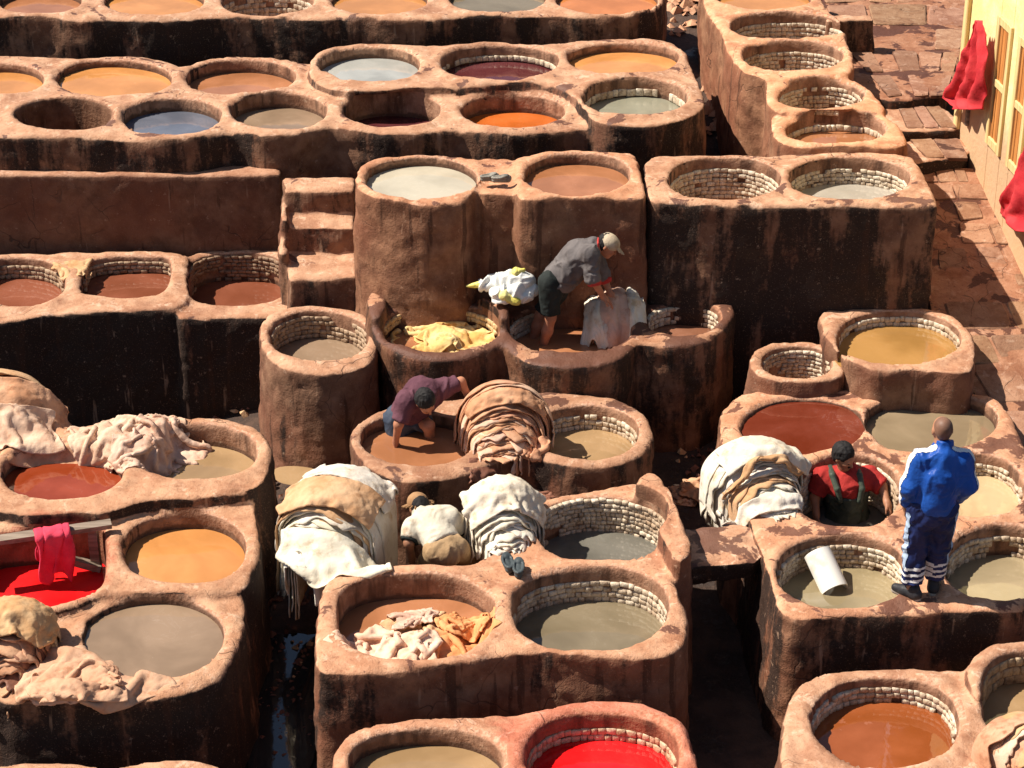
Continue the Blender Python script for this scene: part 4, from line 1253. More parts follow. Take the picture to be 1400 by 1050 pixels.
pile("whitish pink and orange hides crumpled together in the square vat", P(570, 845, 1.1), 1.0,
     [(530, 848, 1.2, .85, .8, .3, .6, dict(mat=MHP)), (575, 862, 1.2, .9, .6, .1, .62, dict(mat=MHP, col=(1.08, 1.02, .98))), (635, 850, 1.2, .95, .95, 1.1, .58, dict(mat=MHT, col=(1.15, .9, .75))), (585, 838, 1.2, .95, .85, 2.2, .55, dict(mat=MHT)), (520, 862, 1.3, 1.1, 1.0, .9, .56, dict(mat=MHP, col=(1.1, 1.05, 1.02))),
      (632, 862, 1.25, 1.0, .85, 2.6, .58, dict(mat=MHT, col=(1.25, .92, .72))), (570, 815, 1.3, .7, .6, 1.7, .5, dict(mat=MHP)), (560, 870, 1.3, .9, .8, .1, .52, dict(mat=MHP, col=(1.12, 1.08, 1.05))), (645, 830, 1.3, .75, .6, 1.4, .5, dict(mat=MHT, col=(1.2, .9, .7)))], [MHP, MHT], seed=5, group=GC)
pile("yellow hides spread in the vat left of the bending man", P(605, 450, 1.5), .9,
     [(572, 455, 1.5, .85, .75, .2, .7), (638, 452, 1.5, .9, .65, .9, .66), (600, 442, 1.55, .95, .7, 2.4, .66), (588, 462, 1.6, .8, .5, .5, .7), (625, 447, 1.6, 1.0, .55, .15, .72)], [MHY], seed=12, group=GC, z0=1.5)
pile("smooth fawn hide folded over the rim beside the muddy vat", P(125, 930, 1.15), 1.1,
     [(100, 918, 1.25, 1.0, .9, .35, .66), (112, 903, 1.3, 1.35, 1.15, .5, (.76, .64), dict(lift=.12, stiff=.9, col=(.84, .74, .64))), (100, 915, 1.35, .9, .7, .2, (.8, .6), dict(col=(.86, .73, .62)))], [MHP], seed=15, group=GC)
pile("small tan hide folded over the wall of the brick red vats", P(98, 355, 1.4), .7, [(96, 357, 1.45, .65, .5, .4, .72, dict(n=24))], [MHT], seed=18, group=GC, name="folded_hide", cat="hide")
pile("dark wet hide scraps on the ledge between the twin vats", P(700, 662, 1.0), .8, [(665, 672, 1.0, .5, .45, .2, .6, dict(n=22)), (720, 655, 1.0, .6, .5, 1.2, .6, dict(n=22)), (745, 675, 1.0, .4, .4, 2, .6, dict(n=20))], [MHD, MHB], seed=20, group=GC)
pile("heap of brown scraps lying in the dark alley beside the white hides", P(950, 655, .5), .9, [(940, 655, .5, .6, .5, .2, .5, dict(n=24)), (968, 650, .5, .6, .5, 1.4, .5, dict(n=24)), (955, 640, .6, .5, .5, 2.4, .45, dict(n=22))], [MHB, MHD], seed=25, group=GC)
pile("pale hide floating in the wide ochre vat", P(172, 114, 2.5), .6, [(172, 114, 2.52, .42, .26, .5, .85, dict(n=18, steps=25))], [MHP], seed=28, name="floating_hide", group=GC, cat="hide")
pile("pale scraps soaking in the top left rust dye", P(104, 6, 2.8), .6, [(102, 8, 2.85, .35, .3, .5, .6, dict(n=18, steps=30))], [MHP], seed=38, name="soaking_hide", group=GC, cat="hide")
pile("grey rags piled against the yellow wall below the dark red cloth", P(1380, 350, 1.75), .9, [(1375, 350, 1.9, .9, .8, .2, .55, dict(n=26)), (1395, 370, 1.9, .8, .8, 1.2, .5, dict(n=26)), (1392, 322, 1.95, .6, .6, 2.2, .45, dict(n=24))],
     [cloth_material("grey_rag", (.36, .25, .22), (.54, .42, .39))], seed=33, name="rag_pile", cat="rags")
# ------------------------------------------------------------------ people: each body and garment is one surface grown round a posed skeleton
def sd_cone(X, p1, p2, r1, r2):
    ba = p2 - p1
    L = math.sqrt(ba @ ba) + 1e-9
    w = X - p1
    t = np.clip((w @ ba) / (L * L), 0, 1)
    d = np.sqrt(((w - t[..., None] * ba) ** 2).sum(-1))
    return d - (r1 + (r2 - r1) * t)
def sd_ell(X, c, rad, R=None):
    w = X - c
    if R is not None: w = w @ R
    k = w / np.asarray(rad)
    n = np.sqrt((k * k).sum(-1))
    return (n - 1) * min(rad)
class Flesh:
    """prims: ('c', p1, p2, r1, r2[, cut2]) tapered limb, ('e', centre, radii, rotation) ellipsoid, ('x', point, normal) cut away beyond a plane"""
    def __init__(s): s.p = []
    def c(s, a, b, r1, r2, cut=False, cut1=False, sq=None):
        s.p.append(('c', np.asarray(a, float), np.asarray(b, float), r1, r2, cut, cut1))
        return s
    def e(s, c, rad, R=None):
        s.p.append(('e', np.asarray(c, float), rad, R))
        return s
    def mesh(s, name, h, mat, parent=None, k=.03, fold=0.0, fscale=9.0, seed=0, col=None):
        lo, hi = np.full(3, 9e9), np.full(3, -9e9)
        for q in s.p:
            if q[0] == 'c':
                for pt, r in ((q[1], q[3]), (q[2], q[4])):
                    lo, hi = np.minimum(lo, pt - r), np.maximum(hi, pt + r)
            else:
                m = max(q[2])
                lo, hi = np.minimum(lo, q[1] - m), np.maximum(hi, q[1] + m)
        lo, hi = lo - .05, hi + .05
        n = np.ceil((hi - lo) / h).astype(int) + 1
        F = np.full(n, .25)
        ax = [lo[i] + np.arange(n[i]) * h for i in range(3)]
        for q in s.p:
            if q[0] == 'c':
                b0 = np.minimum(q[1] - q[3], q[2] - q[4]) - .07
                b1 = np.maximum(q[1] + q[3], q[2] + q[4]) + .07
            else:
                m = max(q[2])
                b0, b1 = q[1] - m - .07, q[1] + m + .07
            i0 = np.clip(np.floor((b0 - lo) / h).astype(int), 0, n - 1)
            i1 = np.clip(np.ceil((b1 - lo) / h).astype(int) + 1, 1, n)
            X = np.stack(np.meshgrid(*[ax[i][i0[i]:i1[i]] for i in range(3)], indexing='ij'), -1)
            if q[0] == 'c':
                d = sd_cone(X, *q[1:5])
                u = (q[2] - q[1]) / (np.linalg.norm(q[2] - q[1]) + 1e-9)
                if q[5]: d = np.maximum(d, (X - q[2]) @ u)
                if q[6]: d = np.maximum(d, -((X - q[1]) @ u))
            else: d = sd_ell(X, *q[1:])
            sl = tuple(slice(i0[i], i1[i]) for i in range(3))
            kk = min(k, .9 * (min(q[3], q[4]) if q[0] == 'c' else min(q[2])))
            F[sl] = smin(F[sl], d, max(kk, .004))
        v, f = surface_nets(F, lo, h)
        nr = vert_normals(v, f)
        if fold:
            w = fbm(v * 5 + seed, 2)
            q3 = v * np.array([fscale, fscale, fscale * .55]) + w[:, None] * 1.2 + seed
            v = v + nr * (ridged(q3, 2) * fold)[:, None]
            nr = vert_normals(v, f)
        o = link(name, mesh_from(name, v, f, True, nr), mat, parent)
        if col: o.color = (*col, 1)
        return o
def unit(v):
    v = np.asarray(v, float)
    return v / (np.linalg.norm(v) + 1e-9)
def frame(fwd, up):
    f = unit(fwd)
    r = unit(np.cross(f, up))
    u = np.cross(r, f)
    return r, f, u                         # right, forward, up
def skin_material(name, c, rough=.52):
    t = NT(name)
    n = t.noise(9, 4)
    k = t.mix(t.step(n, .3, .7), tuple(x * .8 for x in c), tuple(min(1, x * 1.15) for x in c))
    return t.fin(k, rough, t.bump(t.noise(60, 2), .15, .006), .3)
MSK1, MSK2, MSK3 = skin_material("tanned_skin", (.40, .19, .11)), skin_material("ruddy_skin", (.46, .20, .115)), skin_material("dark_tanned_skin", (.30, .14, .08))
MHAIR = skin_material("black_hair", (.016, .014, .014), .75)
MEYE = skin_material("eye_dark", (.02, .015, .012))
def hand(F, wrist, d, palm, side, curl=.5, s=1.0):
    """palm and five unequal fingers; d towards the fingertips, palm = direction the palm faces, side = +1/-1 where the thumb sits"""
    d, palm = unit(d), unit(palm)
    palm = unit(palm - d * (palm @ d))
    lat = np.cross(palm, d) * side
    F.c(wrist, wrist + d * .03 * s, .026 * s, .030 * s)
    for j, (o, ln, r) in enumerate(((.030, .082, .0092), (.010, .092, .0096), (-.011, .085, .0092), (-.030, .066, .0082))):
        base = wrist + d * .085 * s + lat * o * s
        F.c(wrist + d * .02 * s + lat * o * .55 * s, base, .017 * s, .0125 * s)
        a = curl * (.9 + .12 * j)
        d1 = unit(d * math.cos(a * .5) + palm * math.sin(a * .5) + lat * o * 1.5)
        d2 = unit(d * math.cos(a * 1.1) + palm * math.sin(a * 1.1))
        d3 = unit(d * math.cos(a * 1.7) + palm * math.sin(a * 1.7))
        p1 = base + d1 * ln * .44 * s
        p2 = p1 + d2 * ln * .32 * s
        p3 = p2 + d3 * ln * .24 * s
        F.c(base, p1, r * s * 1.08, r * s).c(p1, p2, r * s, r * .95 * s).c(p2, p3, r * .95 * s, r * .8 * s)
    tb = wrist + d * .022 * s + lat * .024 * s + palm * .006 * s
    t1 = tb + unit(d * .75 + lat * .75 + palm * .25) * .046 * s
    t2 = t1 + unit(d * .95 + lat * .15 + palm * .45) * .036 * s
    F.c(tb, t1, .0155 * s, .0118 * s).c(t1, t2, .0115 * s, .0085 * s)
def head(F, neck, c, fwd, up):
    """skull, face, nose, lips, chin and ears; c = centre of the skull"""
    r, f, u = frame(fwd, up)
    R = np.stack([r, f, u], 1)
    F.c(neck, c - u * .05 - f * .01, .058, .052)
    F.e(c + u * .022 - f * .008, (.076, .096, .088), R)
    F.e(c - u * .035 + f * .030, (.060, .066, .075), R)
    F.c(c - u * .085 + f * .058 - r * .012, c - u * .085 + f * .058 + r * .012, .028, .028)
    F.c(c + f * .088 + u * .012, c + f * .112 - u * .026, .009, .015)
    F.c(c + f * .082 + u * .022 - r * .04, c + f * .082 + u * .022 + r * .04, .012, .012)
    F.c(c + f * .092 - u * .052 - r * .016, c + f * .092 - u * .052 + r * .016, .0085, .0085)
    for sgn in (-1, 1):
        F.e(c + r * sgn * .079 - f * .012 - u * .008, (.011, .022, .033), R)
        F.e(c + r * sgn * .042 + f * .064 - u * .018, (.022, .022, .018), R)
    return r, f, u
def eyes(c, r, f, u, root):
    for sgn in (-1, 1):
        Flesh().e(c + r * sgn * .031 + f * .087 + u * .002, (.013, .008, .007), np.stack([r, f, u], 1)).mesh("eye", .004, MEYE, root, k=.003)
def hair(name, c, r, f, u, root, thick=.012, low=-.03, mat=None, h=.009, fold=.006):
    F = Flesh()
    R = np.stack([r, f, u], 1)
    F.e(c + u * .034 - f * .030, (.076 + thick, .090 + thick, .083 + thick), R)
    F.e(c - f * .045 + u * (.0 + low * .5), (.066 + thick, .060 + thick, .07 + thick), R)
    o = F.mesh(name, h, mat or MHAIR, root, k=.02, fold=fold, fscale=40)
    return o
def foot(F, ankle, fwd, s=1.0, r=.036):
    f = unit([fwd[0], fwd[1], 0])
    F.c(ankle, ankle - np.array([0, 0, .05]) - f * .03, .040 * s, r * s)
    F.c(ankle - np.array([0, 0, .05]) - f * .03, ankle - np.array([0, 0, .058]) + f * .13 * s, r * s, .028 * s)
def A(*v): return np.array(v, float)

def stripe(name, src, pts, rad, mat, root, off=.004, test=None):
    """a sewn-on band: the faces of a garment near a line, lifted a little"""
    me = src.data
    v = np.zeros(len(me.vertices) * 3)
    me.vertices.foreach_get("co", v)
    v = v.reshape(-1, 3)
    q = np.zeros(len(me.polygons) * 4, np.int32)
    me.polygons.foreach_get("vertices", q)
    q = q.reshape(-1, 4)
    n = vert_normals(v, q)
    c = v[q].mean(1)
    d = np.full(len(c), 9.0)
    for a, b in zip(pts, pts[1:]): d = np.minimum(d, sd_cone(c, np.asarray(a, float), np.asarray(b, float), 0, 0))
    m = d < rad
    if test is not None: m &= test(c)
    if not m.any(): return None
    vv, qq, nn = compact(v, q[m], n)
    return link(name, mesh_from(name, vv + nn * off, qq, True, nn), mat, root)

# ---- man in blue tracksuit, standing on the vat wall with his back to us
def man_in_blue(fx, fy, label, heading=.0, bare_head=True, h=.010):
    g = P(fx, fy, 1.27)
    ca, sa = math.cos(heading), math.sin(heading)
    def W(x, y, z): return g + A(x * ca - y * sa, x * sa + y * ca, z) * A(.96, .96, .955)
    root = thing("person", g, label, "person")
    S = Flesh()
    neck, hc = W(.062, .03, 1.46), W(.062, .07, 1.60)
    fw = W(-.12, 1, 1.35) - W(0, 0, 1.47)
    r, f, u = head(S, neck, hc, fw, A(0, 0, 1))
    pel, chest = W(.03, .0, .92), W(.06, .01, 1.28)
    S.c(pel, chest, .125, .13).c(chest, neck, .11, .06)
    LS, RS = W(-.115, .0, 1.37), W(.255, .03, 1.36)
    LE, LW = W(-.185, -.03, 1.10), W(-.185, .05, .875)
    RE, RW = W(.31, .0, 1.09), W(.245, .12, .89)
    for a, e, w in ((LS, LE, LW), (RS, RE, RW)):
        S.c(chest + (a - chest) * .5, a, .09, .065).c(a, e, .056, .046).c(e, w, .045, .030)
    hand(S, LW, LW - LE + A(0, 0, -.12), W(1, 0, 0) - g, 1, .7)
    hand(S, RW, RW - RE + A(0, 0, -.06), W(-1, .0, 0) - g, -1, .7)
    LH, RH = W(-.055, .0, .90), W(.115, .0, .90)
    LK, LA = W(-.075, .02, .47), W(-.085, -.03, .085)
    RK, RA = W(.12, .06, .48), W(.13, .08, .085)
    for a, k_, an in ((LH, LK, LA), (RH, RK, RA)):
        S.c(a, k_, .085, .058).c(k_, an, .055, .036)
    foot(S, LA, W(-.75, .6, 0) - g)
    foot(S, RA, W(.3, .9, 0) - g)
    S.mesh("body", h, MSK1, root, k=.035)
    hair("cropped_hair", hc, r, f, u, root, thick=-.0005, low=-.01, mat=MSHAVE, fold=.0)
    T = Flesh()                              # tracksuit top: blouson with a gathered hem and cuffs
    T.c(W(.03, 0, .90), W(.035, 0, .97), .148, .160, False, True).c(W(.035, -.01, .97), W(.055, -.01, 1.2), .160, .158).c(W(.055, -.01, 1.2), W(.07, .0, 1.37), .158, .115)
    T.c(W(-.07, -.0, 1.15), W(-.07, 0, 1.31), .11, .085).c(W(.18, -.0, 1.15), W(.2, 0, 1.31), .11, .085)
    T.c(W(.07, .005, 1.38), W(.08, .03, 1.525), .085, .068, True)
    for a, e, w in ((LS, LE, LW), (RS, RE, RW)):
        T.c(W(.07, 0, 1.36), a - A(0, 0, .02), .10, .072).c(a - A(0, 0, .02), e, .074, .070).c(e, e + (w - e) * .88, .072, .056, True)
    top = T.mesh("tracksuit_top", h, MBLUE, root, k=.05, fold=.012, fscale=10, seed=5)
    for a, e, w, sd in ((LS, LE, LW, -1), (RS, RE, RW, 1)):
        out = unit(W(sd, -.12, .25) - g)
        pts = [W(.07 + sd * .07, -.02, 1.47), a + unit(W(sd * .5, -.1, .9) - g) * .08, a * .5 + e * .5 + out * .075, e + unit(W(sd, -.1, 0) - g) * .068, e * .3 + w * .7 + unit(W(sd, -.1, 0) - g) * .06]
        stripe("sleeve_stripe", top, pts, .030, MWHITE, root)
    Tr = Flesh()
    Tr.c(W(.02, 0, .93), W(.03, 0, .84), .15, .155)
    for a, k_, an in ((LH, LK, LA), (RH, RK, RA)):
        Tr.c(a, k_, .125, .098).c(k_, an + A(0, 0, .05), .095, .078, True)
    trs = Tr.mesh("track_trousers", h, MNAVY, root, k=.04, fold=.02, fscale=10, seed=9)
    for a, k_, an, sd in ((LH, LK, LA, -1), (RH, RK, RA, 1)):
        out = unit(W(sd, -.45, 0) - g)
        stripe("trouser_stripe", trs, [a + out * .125 - A(0, 0, .06), k_ + out * .10, k_ * .6 + an * .4 + out * .092], .030, MLBLUE, root)
        for zz in (.10, .155, .21):
            cc = an + A(0, 0, zz)
            stripe("ankle_stripe", trs, [cc - A(.0, 0, 0), cc + A(.0, 0, .0001)], .17, MWHITE, root, test=lambda c, cc=cc: np.abs(c[:, 2] - cc[2] - .1 * (c[:, 0] - cc[0])) < .012)
    for an, d, nm in ((LA, W(-.75, .6, 0) - g, 0), (RA, W(.3, .9, 0) - g, 1)):
        sh = Flesh()
        d = unit(d)
        b = an - A(0, 0, .048)
        sh.c(b - d * .05, b + d * .06, .048, .050).c(b + d * .06, b + d * .15 - A(0, 0, .008), .050, .036).c(an - d * .02, b - d * .03, .052, .048)
        sh.mesh("shoe", .008, MSHOE, root, k=.02)
        so = Flesh()
        b2 = an - A(0, 0, .086)
        so.c(b2 - d * .06, b2 + d * .155, .034, .030)
        o = so.mesh("sole", .008, MSOLE, root, k=.01)
    return root
MBLUE = cloth_material("royal_blue_nylon", (.010, .06, .30), (.018, .095, .42), rough=.42)
MNAVY = cloth_material("navy_nylon", (.012, .02, .075), (.02, .032, .12), rough=.5)
MWHITE = cloth_material("white_trim", (.72, .72, .72), (.80, .80, .80))
MLBLUE = cloth_material("pale_blue_trim", (.35, .46, .62), (.42, .52, .68))
MSHOE = cloth_material("black_shoe", (.02, .02, .022), (.04, .04, .045), rough=.5)
MSOLE = cloth_material("pale_sole", (.32, .28, .24), (.42, .38, .34))
MSHAVE = skin_material("shaved_scalp", (.20, .105, .07))
man_in_blue(1258, 812, "man seen from behind in a royal blue tracksuit standing on a vat wall")
man_in_blue(1434, 838, "person in blue, only a sliver of sleeve showing at the right edge", heading=-.6, h=.014)

# ---- bending man in grey shirt and black shorts, standing in the middle vat
def man_in_grey():
    base = P(745, 468, 1.36)
    Y = base[1]
    J = lambda px, py, dy=0.0: PY(px, py, Y + dy)
    root = thing("person", base, "man in grey shirt, black shorts and pale cap bending over a draped hide", "person")
    S = Flesh()
    hipN, hipF = J(752, 386, -.07), J(768, 388, .1)
    kneeN, kneeF = J(753, 434, -.07), J(739, 431, .12)
    ankN, ankF = J(741, 480, -.03), J(727, 468, .14)
    chest, neck = J(792, 352, .02), J(815, 335, .02)
    shN, shF = J(806, 348, -.15), J(812, 345, .2)
    elN, wrN = J(812, 384, -.2), J(824, 405, -.12)
    elF, wrF = J(826, 380, .2), J(834, 401, .12)
    hc = J(831, 336, .02)
    pel = (hipN + hipF) / 2
    S.c(pel, chest, .13, .14).c(chest, neck, .12, .065)
    for a, k_, n in ((hipN, kneeN, ankN), (hipF, kneeF, ankF)):
        S.c(a, k_, .085, .056).c(k_, k_ * .6 + n * .4, .055, .056).c(k_ * .6 + n * .4, n, .056, .036)
        foot(S, n, (1, -.2, 0))
    for a, e, w in ((shN, elN, wrN), (shF, elF, wrF)):
        S.c(chest * .5 + a * .5, a, .08, .06).c(a, e, .052, .043).c(e, w, .043, .029)
    hand(S, wrN, A(.75, .1, -.65), A(-.5, 0, -.8), 1, .55, 1.05)
    hand(S, wrF, A(.75, -.1, -.65), A(-.5, 0, -.8), -1, .55, 1.05)
    r, f, u = head(S, neck, hc, A(.80, -.16, -.58), A(.58, 0, .80))
    S.mesh("body", .0105, MSK2, root, k=.03)
    eyes(hc, r, f, u, root)
    hair("hair", hc - u * .004, r, f, u, root, .006, -.04)
    T = Flesh()
    T.c(pel + (chest - pel) * .05, chest, .158, .172, False, True).c(chest, neck - (neck - chest) * .12, .165, .085)
    T.c(pel + (chest - pel) * .3 + A(0, -.06, 0), chest + A(0, -.08, 0), .12, .12).c(pel + (chest - pel) * .3 + A(0, .08, 0), chest + A(0, .1, 0), .12, .12)
    T.c(shN, elN, .088, .076, True).c(shF, elF, .088, .076, True).c(chest, shN, .12, .09).c(chest, shF, .12, .09)
    T.mesh("shirt", .011, MGREYS, root, k=.045, fold=.022, fscale=9, seed=2)
    for e, a in ((elN, shN), (elF, shF)):
        d = unit(e - a)
        Flesh().c(e - d * .01, e + d * .045, .072, .066, True, True).mesh("red_cuff", .008, MREDS, root, k=.01, fold=.005)
    Cc = Flesh()
    for i in range(10):
        a0, a1 = 2 * math.pi * i / 10, 2 * math.pi * (i + 1) / 10
        nc = neck + (hc - neck) * .12
        ax = unit(hc - neck)
        e1 = unit(np.cross(ax, A(0, 0, 1)))
        e2 = np.cross(ax, e1)
        Cc.c(nc + (e1 * math.cos(a0) + e2 * math.sin(a0)) * .066, nc + (e1 * math.cos(a1) + e2 * math.sin(a1)) * .066, .013, .013)
    Cc.mesh("red_collar", .008, MREDS, root, k=.006)
    So = Flesh()
    So.c(pel, pel + (chest - pel) * .15, .165, .158, True)
    for a, k_ in ((hipN, kneeN), (hipF, kneeF)): So.c(a, a + (k_ - a) * .86, .118, .098, True)
    So.mesh("shorts", .011, MBLACKC, root, k=.04, fold=.012, fscale=7, seed=6)
    R = np.stack([r, f, u], 1)
    cap = Flesh().e(hc + u * .045 - f * .008, (.095, .112, .082), R)
    co = cap.mesh("cap", .008, MCAP, root, k=.02, fold=.004)
    br = Flesh()
    for k in range(-3, 4): br.c(hc + u * .05 + f * .09 + r * k * .018, hc + u * .028 + f * (.185 - .006 * k * k) + r * k * .016, .009, .006)
    br.mesh("cap_peak", .006, MCAP, root, k=.012)
    return root
MGREYS = cloth_material("dark_grey_cotton", (.095, .083, .083), (.17, .152, .15))
MREDS = cloth_material("red_cotton", (.42, .035, .03), (.55, .06, .05))
MBLACKC = cloth_material("black_cotton", (.014, .018, .017), (.028, .034, .032))
MCAP = cloth_material("sand_cap", (.42, .33, .22), (.58, .48, .35), stain=(.30, .22, .14))
man_in_grey()

# ---- man in a purple shirt bent double in the left of the twin vats
def man_in_purple():
    base = P(565, 598, 1.17)
    Y = base[1]
    J = lambda px, py, dy=0.0: PY(px, py, Y + dy)
    root = thing("person", base, "man in a purple shirt with black hair bent double in a tan vat", "person")
    S = Flesh()
    hipL, hipR = J(540, 574, .16), J(566, 568, .22)
    kneeL, kneeR = J(548, 612, .06), J(586, 582, -.02)
    ankL, ankR = J(545, 648, .22), J(590, 626, .12)
    chest, neck = J(577, 541, .04), J(584, 545, -.18)
    shL, shR = J(556, 548, -.16), J(602, 533, .10)
    elL, wrL = J(545, 580, -.24), J(541, 603, -.18)
    elR, wrR = J(630, 522, .18), J(643, 547, .12)
    hc = J(582, 550, -.28)
    pel = (hipL + hipR) / 2
    S.c(pel, chest, .13, .14).c(chest, neck, .12, .065)
    for a, k_, n in ((hipL, kneeL, ankL), (hipR, kneeR, ankR)):
        S.c(a, k_, .088, .058).c(k_, n, .056, .038)
    for a, e, w in ((shL, elL, wrL), (shR, elR, wrR)):
        S.c(chest * .5 + a * .5, a, .085, .062).c(a, e, .055, .046).c(e, w, .045, .030)
    hand(S, wrL, A(-.1, .1, -1), A(1, 0, 0), 1, .5)
    hand(S, wrR, A(.6, -.3, -.6), A(.3, -.3, -.9), -1, .5)
    r, f, u = head(S, neck, hc, A(.42, -.55, -.72), A(.25, -.72, .62))
    S.mesh("body", .0105, MSK2, root, k=.03)
    eyes(hc, r, f, u, root)
    hair("hair", hc, r, f, u, root, .016, -.03, fold=.008)
    T = Flesh()
    T.c(pel + (chest - pel) * .12, chest, .162, .175, False, True).c(chest, neck - (neck - chest) * .25, .165, .10)
    T.c(chest, shL, .13, .10).c(chest, shR, .13, .10).c(shL, elL * .85 + shL * .15, .092, .078, True).c(shR, elR * .85 + shR * .15, .092, .078, True)
    T.mesh("shirt", .011, MPURP, root, k=.05, fold=.016, fscale=7, seed=21)
    So = Flesh()
    So.c(pel - (chest - pel) * .05, pel + (chest - pel) * .25, .172, .162, True)
    for a, k_ in ((hipL, kneeL), (hipR, kneeR)): So.c(a, a + (k_ - a) * .7, .118, .10, True)
    So.mesh("shorts", .011, MDENIM, root, k=.04, fold=.012, fscale=7, seed=26)
    return root
MPURP = cloth_material("plum_cotton", (.085, .032, .048), (.145, .06, .08))
MDENIM = cloth_material("faded_navy_cotton", (.03, .042, .07), (.075, .09, .12))
man_in_purple()

# ---- crouching man in a stained white shirt and straw hat, back to us
def crouching_man():
    base = P(604, 772, .42)
    Y = P(604, 770, 1.25)[1] + .34
    J = lambda px, py, dy=0.0: PY(px, py, Y + dy)
    root = thing("person", J(604, 800), "crouching man in a stained white shirt and brown hat, back turned", "person")
    S = Flesh()
    hipL, hipR = J(597, 752, -.02), J(622, 748, .02)
    pel = (hipL + hipR) / 2
    chest, neck = J(590, 716, .24), J(577, 702, .34)
    shL, shR = J(566, 722, .20), J(613, 708, .26)
    elL, wrL = J(559, 742, .10), J(563, 766, .20)
    elR, wrR = J(632, 728, .34), J(634, 752, .45)
    kneeL, kneeR = J(585, 770, .34), J(640, 765, .36)
    ankL, ankR = J(596, 800, -.02), J(630, 800, .02)
    hc = J(572, 694, .42)
    S.c(pel, chest, .105, .115).c(chest, neck, .105, .06)
    for a, k_, n in ((hipL, kneeL, ankL), (hipR, kneeR, ankR)):
        S.c(a, k_, .078, .055).c(k_, n, .052, .04)
        foot(S, n, (-.2, 1, 0))
    for a, e, w in ((shL, elL, wrL), (shR, elR, wrR)):
        S.c(chest * .5 + a * .5, a, .085, .062).c(a, e, .054, .045).c(e, w, .044, .030)
    hand(S, wrL, A(0, .5, -.8), A(1, 0, 0), 1, .5)
    hand(S, wrR, A(0, .5, -.8), A(-1, 0, 0), -1, .5)
    r, f, u = head(S, neck, hc, A(-.45, .8, -.35), A(-.15, .35, .9))
    S.mesh("body", .011, MSK3, root, k=.03)
    hair("hair", hc, r, f, u, root, .008, -.04)
    T = Flesh()
    T.c(pel + (chest - pel) * .12, chest, .150, .160, False, True).c(chest, neck, .150, .08).c(chest, shL, .13, .10).c(chest, shR, .13, .10)
    T.c(shL, shL + (elL - shL) * .72, .094, .084, True).c(shR, shR + (elR - shR) * .72, .094, .084, True)
    T.mesh("shirt", .011, MSHIRT, root, k=.05, fold=.016, fscale=7, seed=31)
    for a, e in ((shL, elL), (shR, elR)):
        d = unit(e - a)
        q = a + (e - a) * .70
        Flesh().c(q, q + d * .035, .085, .083, True, True).mesh("dark_cuff", .009, MBLACKC, root, k=.01)
    So = Flesh()
    So.c(pel - A(0, 0, .02), pel + (chest - pel) * .2, .145, .142, True)
    for a, k_, n in ((hipL, kneeL, ankL), (hipR, kneeR, ankR)): So.c(a, k_, .108, .085).c(k_, n, .082, .065, True)
    So.mesh("trousers", .012, MKHAKI, root, k=.05, fold=.014, fscale=7, seed=36)
    R = np.stack([r, f, u], 1)
    Flesh().e(hc + u * .055, (.092, .105, .085), R).mesh("hat", .008, MHAT, root, k=.02, fold=.004)
    B = Flesh()
    for i in range(20):
        a = 2 * math.pi * i / 20
        d = r * math.cos(a) + f * math.sin(a)
        B.c(hc + u * .04 + d * .085, hc + u * (.022 + .012 * math.cos(2 * a)) + d * .145, .010, .007)
    B.mesh("hat_brim", .007, MHAT, root, k=.02)
    return root
MSHIRT = cloth_material("stained_white_cotton", (.55, .49, .38), (.70, .65, .54), stain=(.46, .29, .17))
MKHAKI = cloth_material("dirty_khaki", (.36, .23, .12), (.50, .34, .19), stain=(.20, .11, .06))
MHAT = cloth_material("brown_felt", (.28, .15, .07), (.38, .22, .11))
crouching_man()

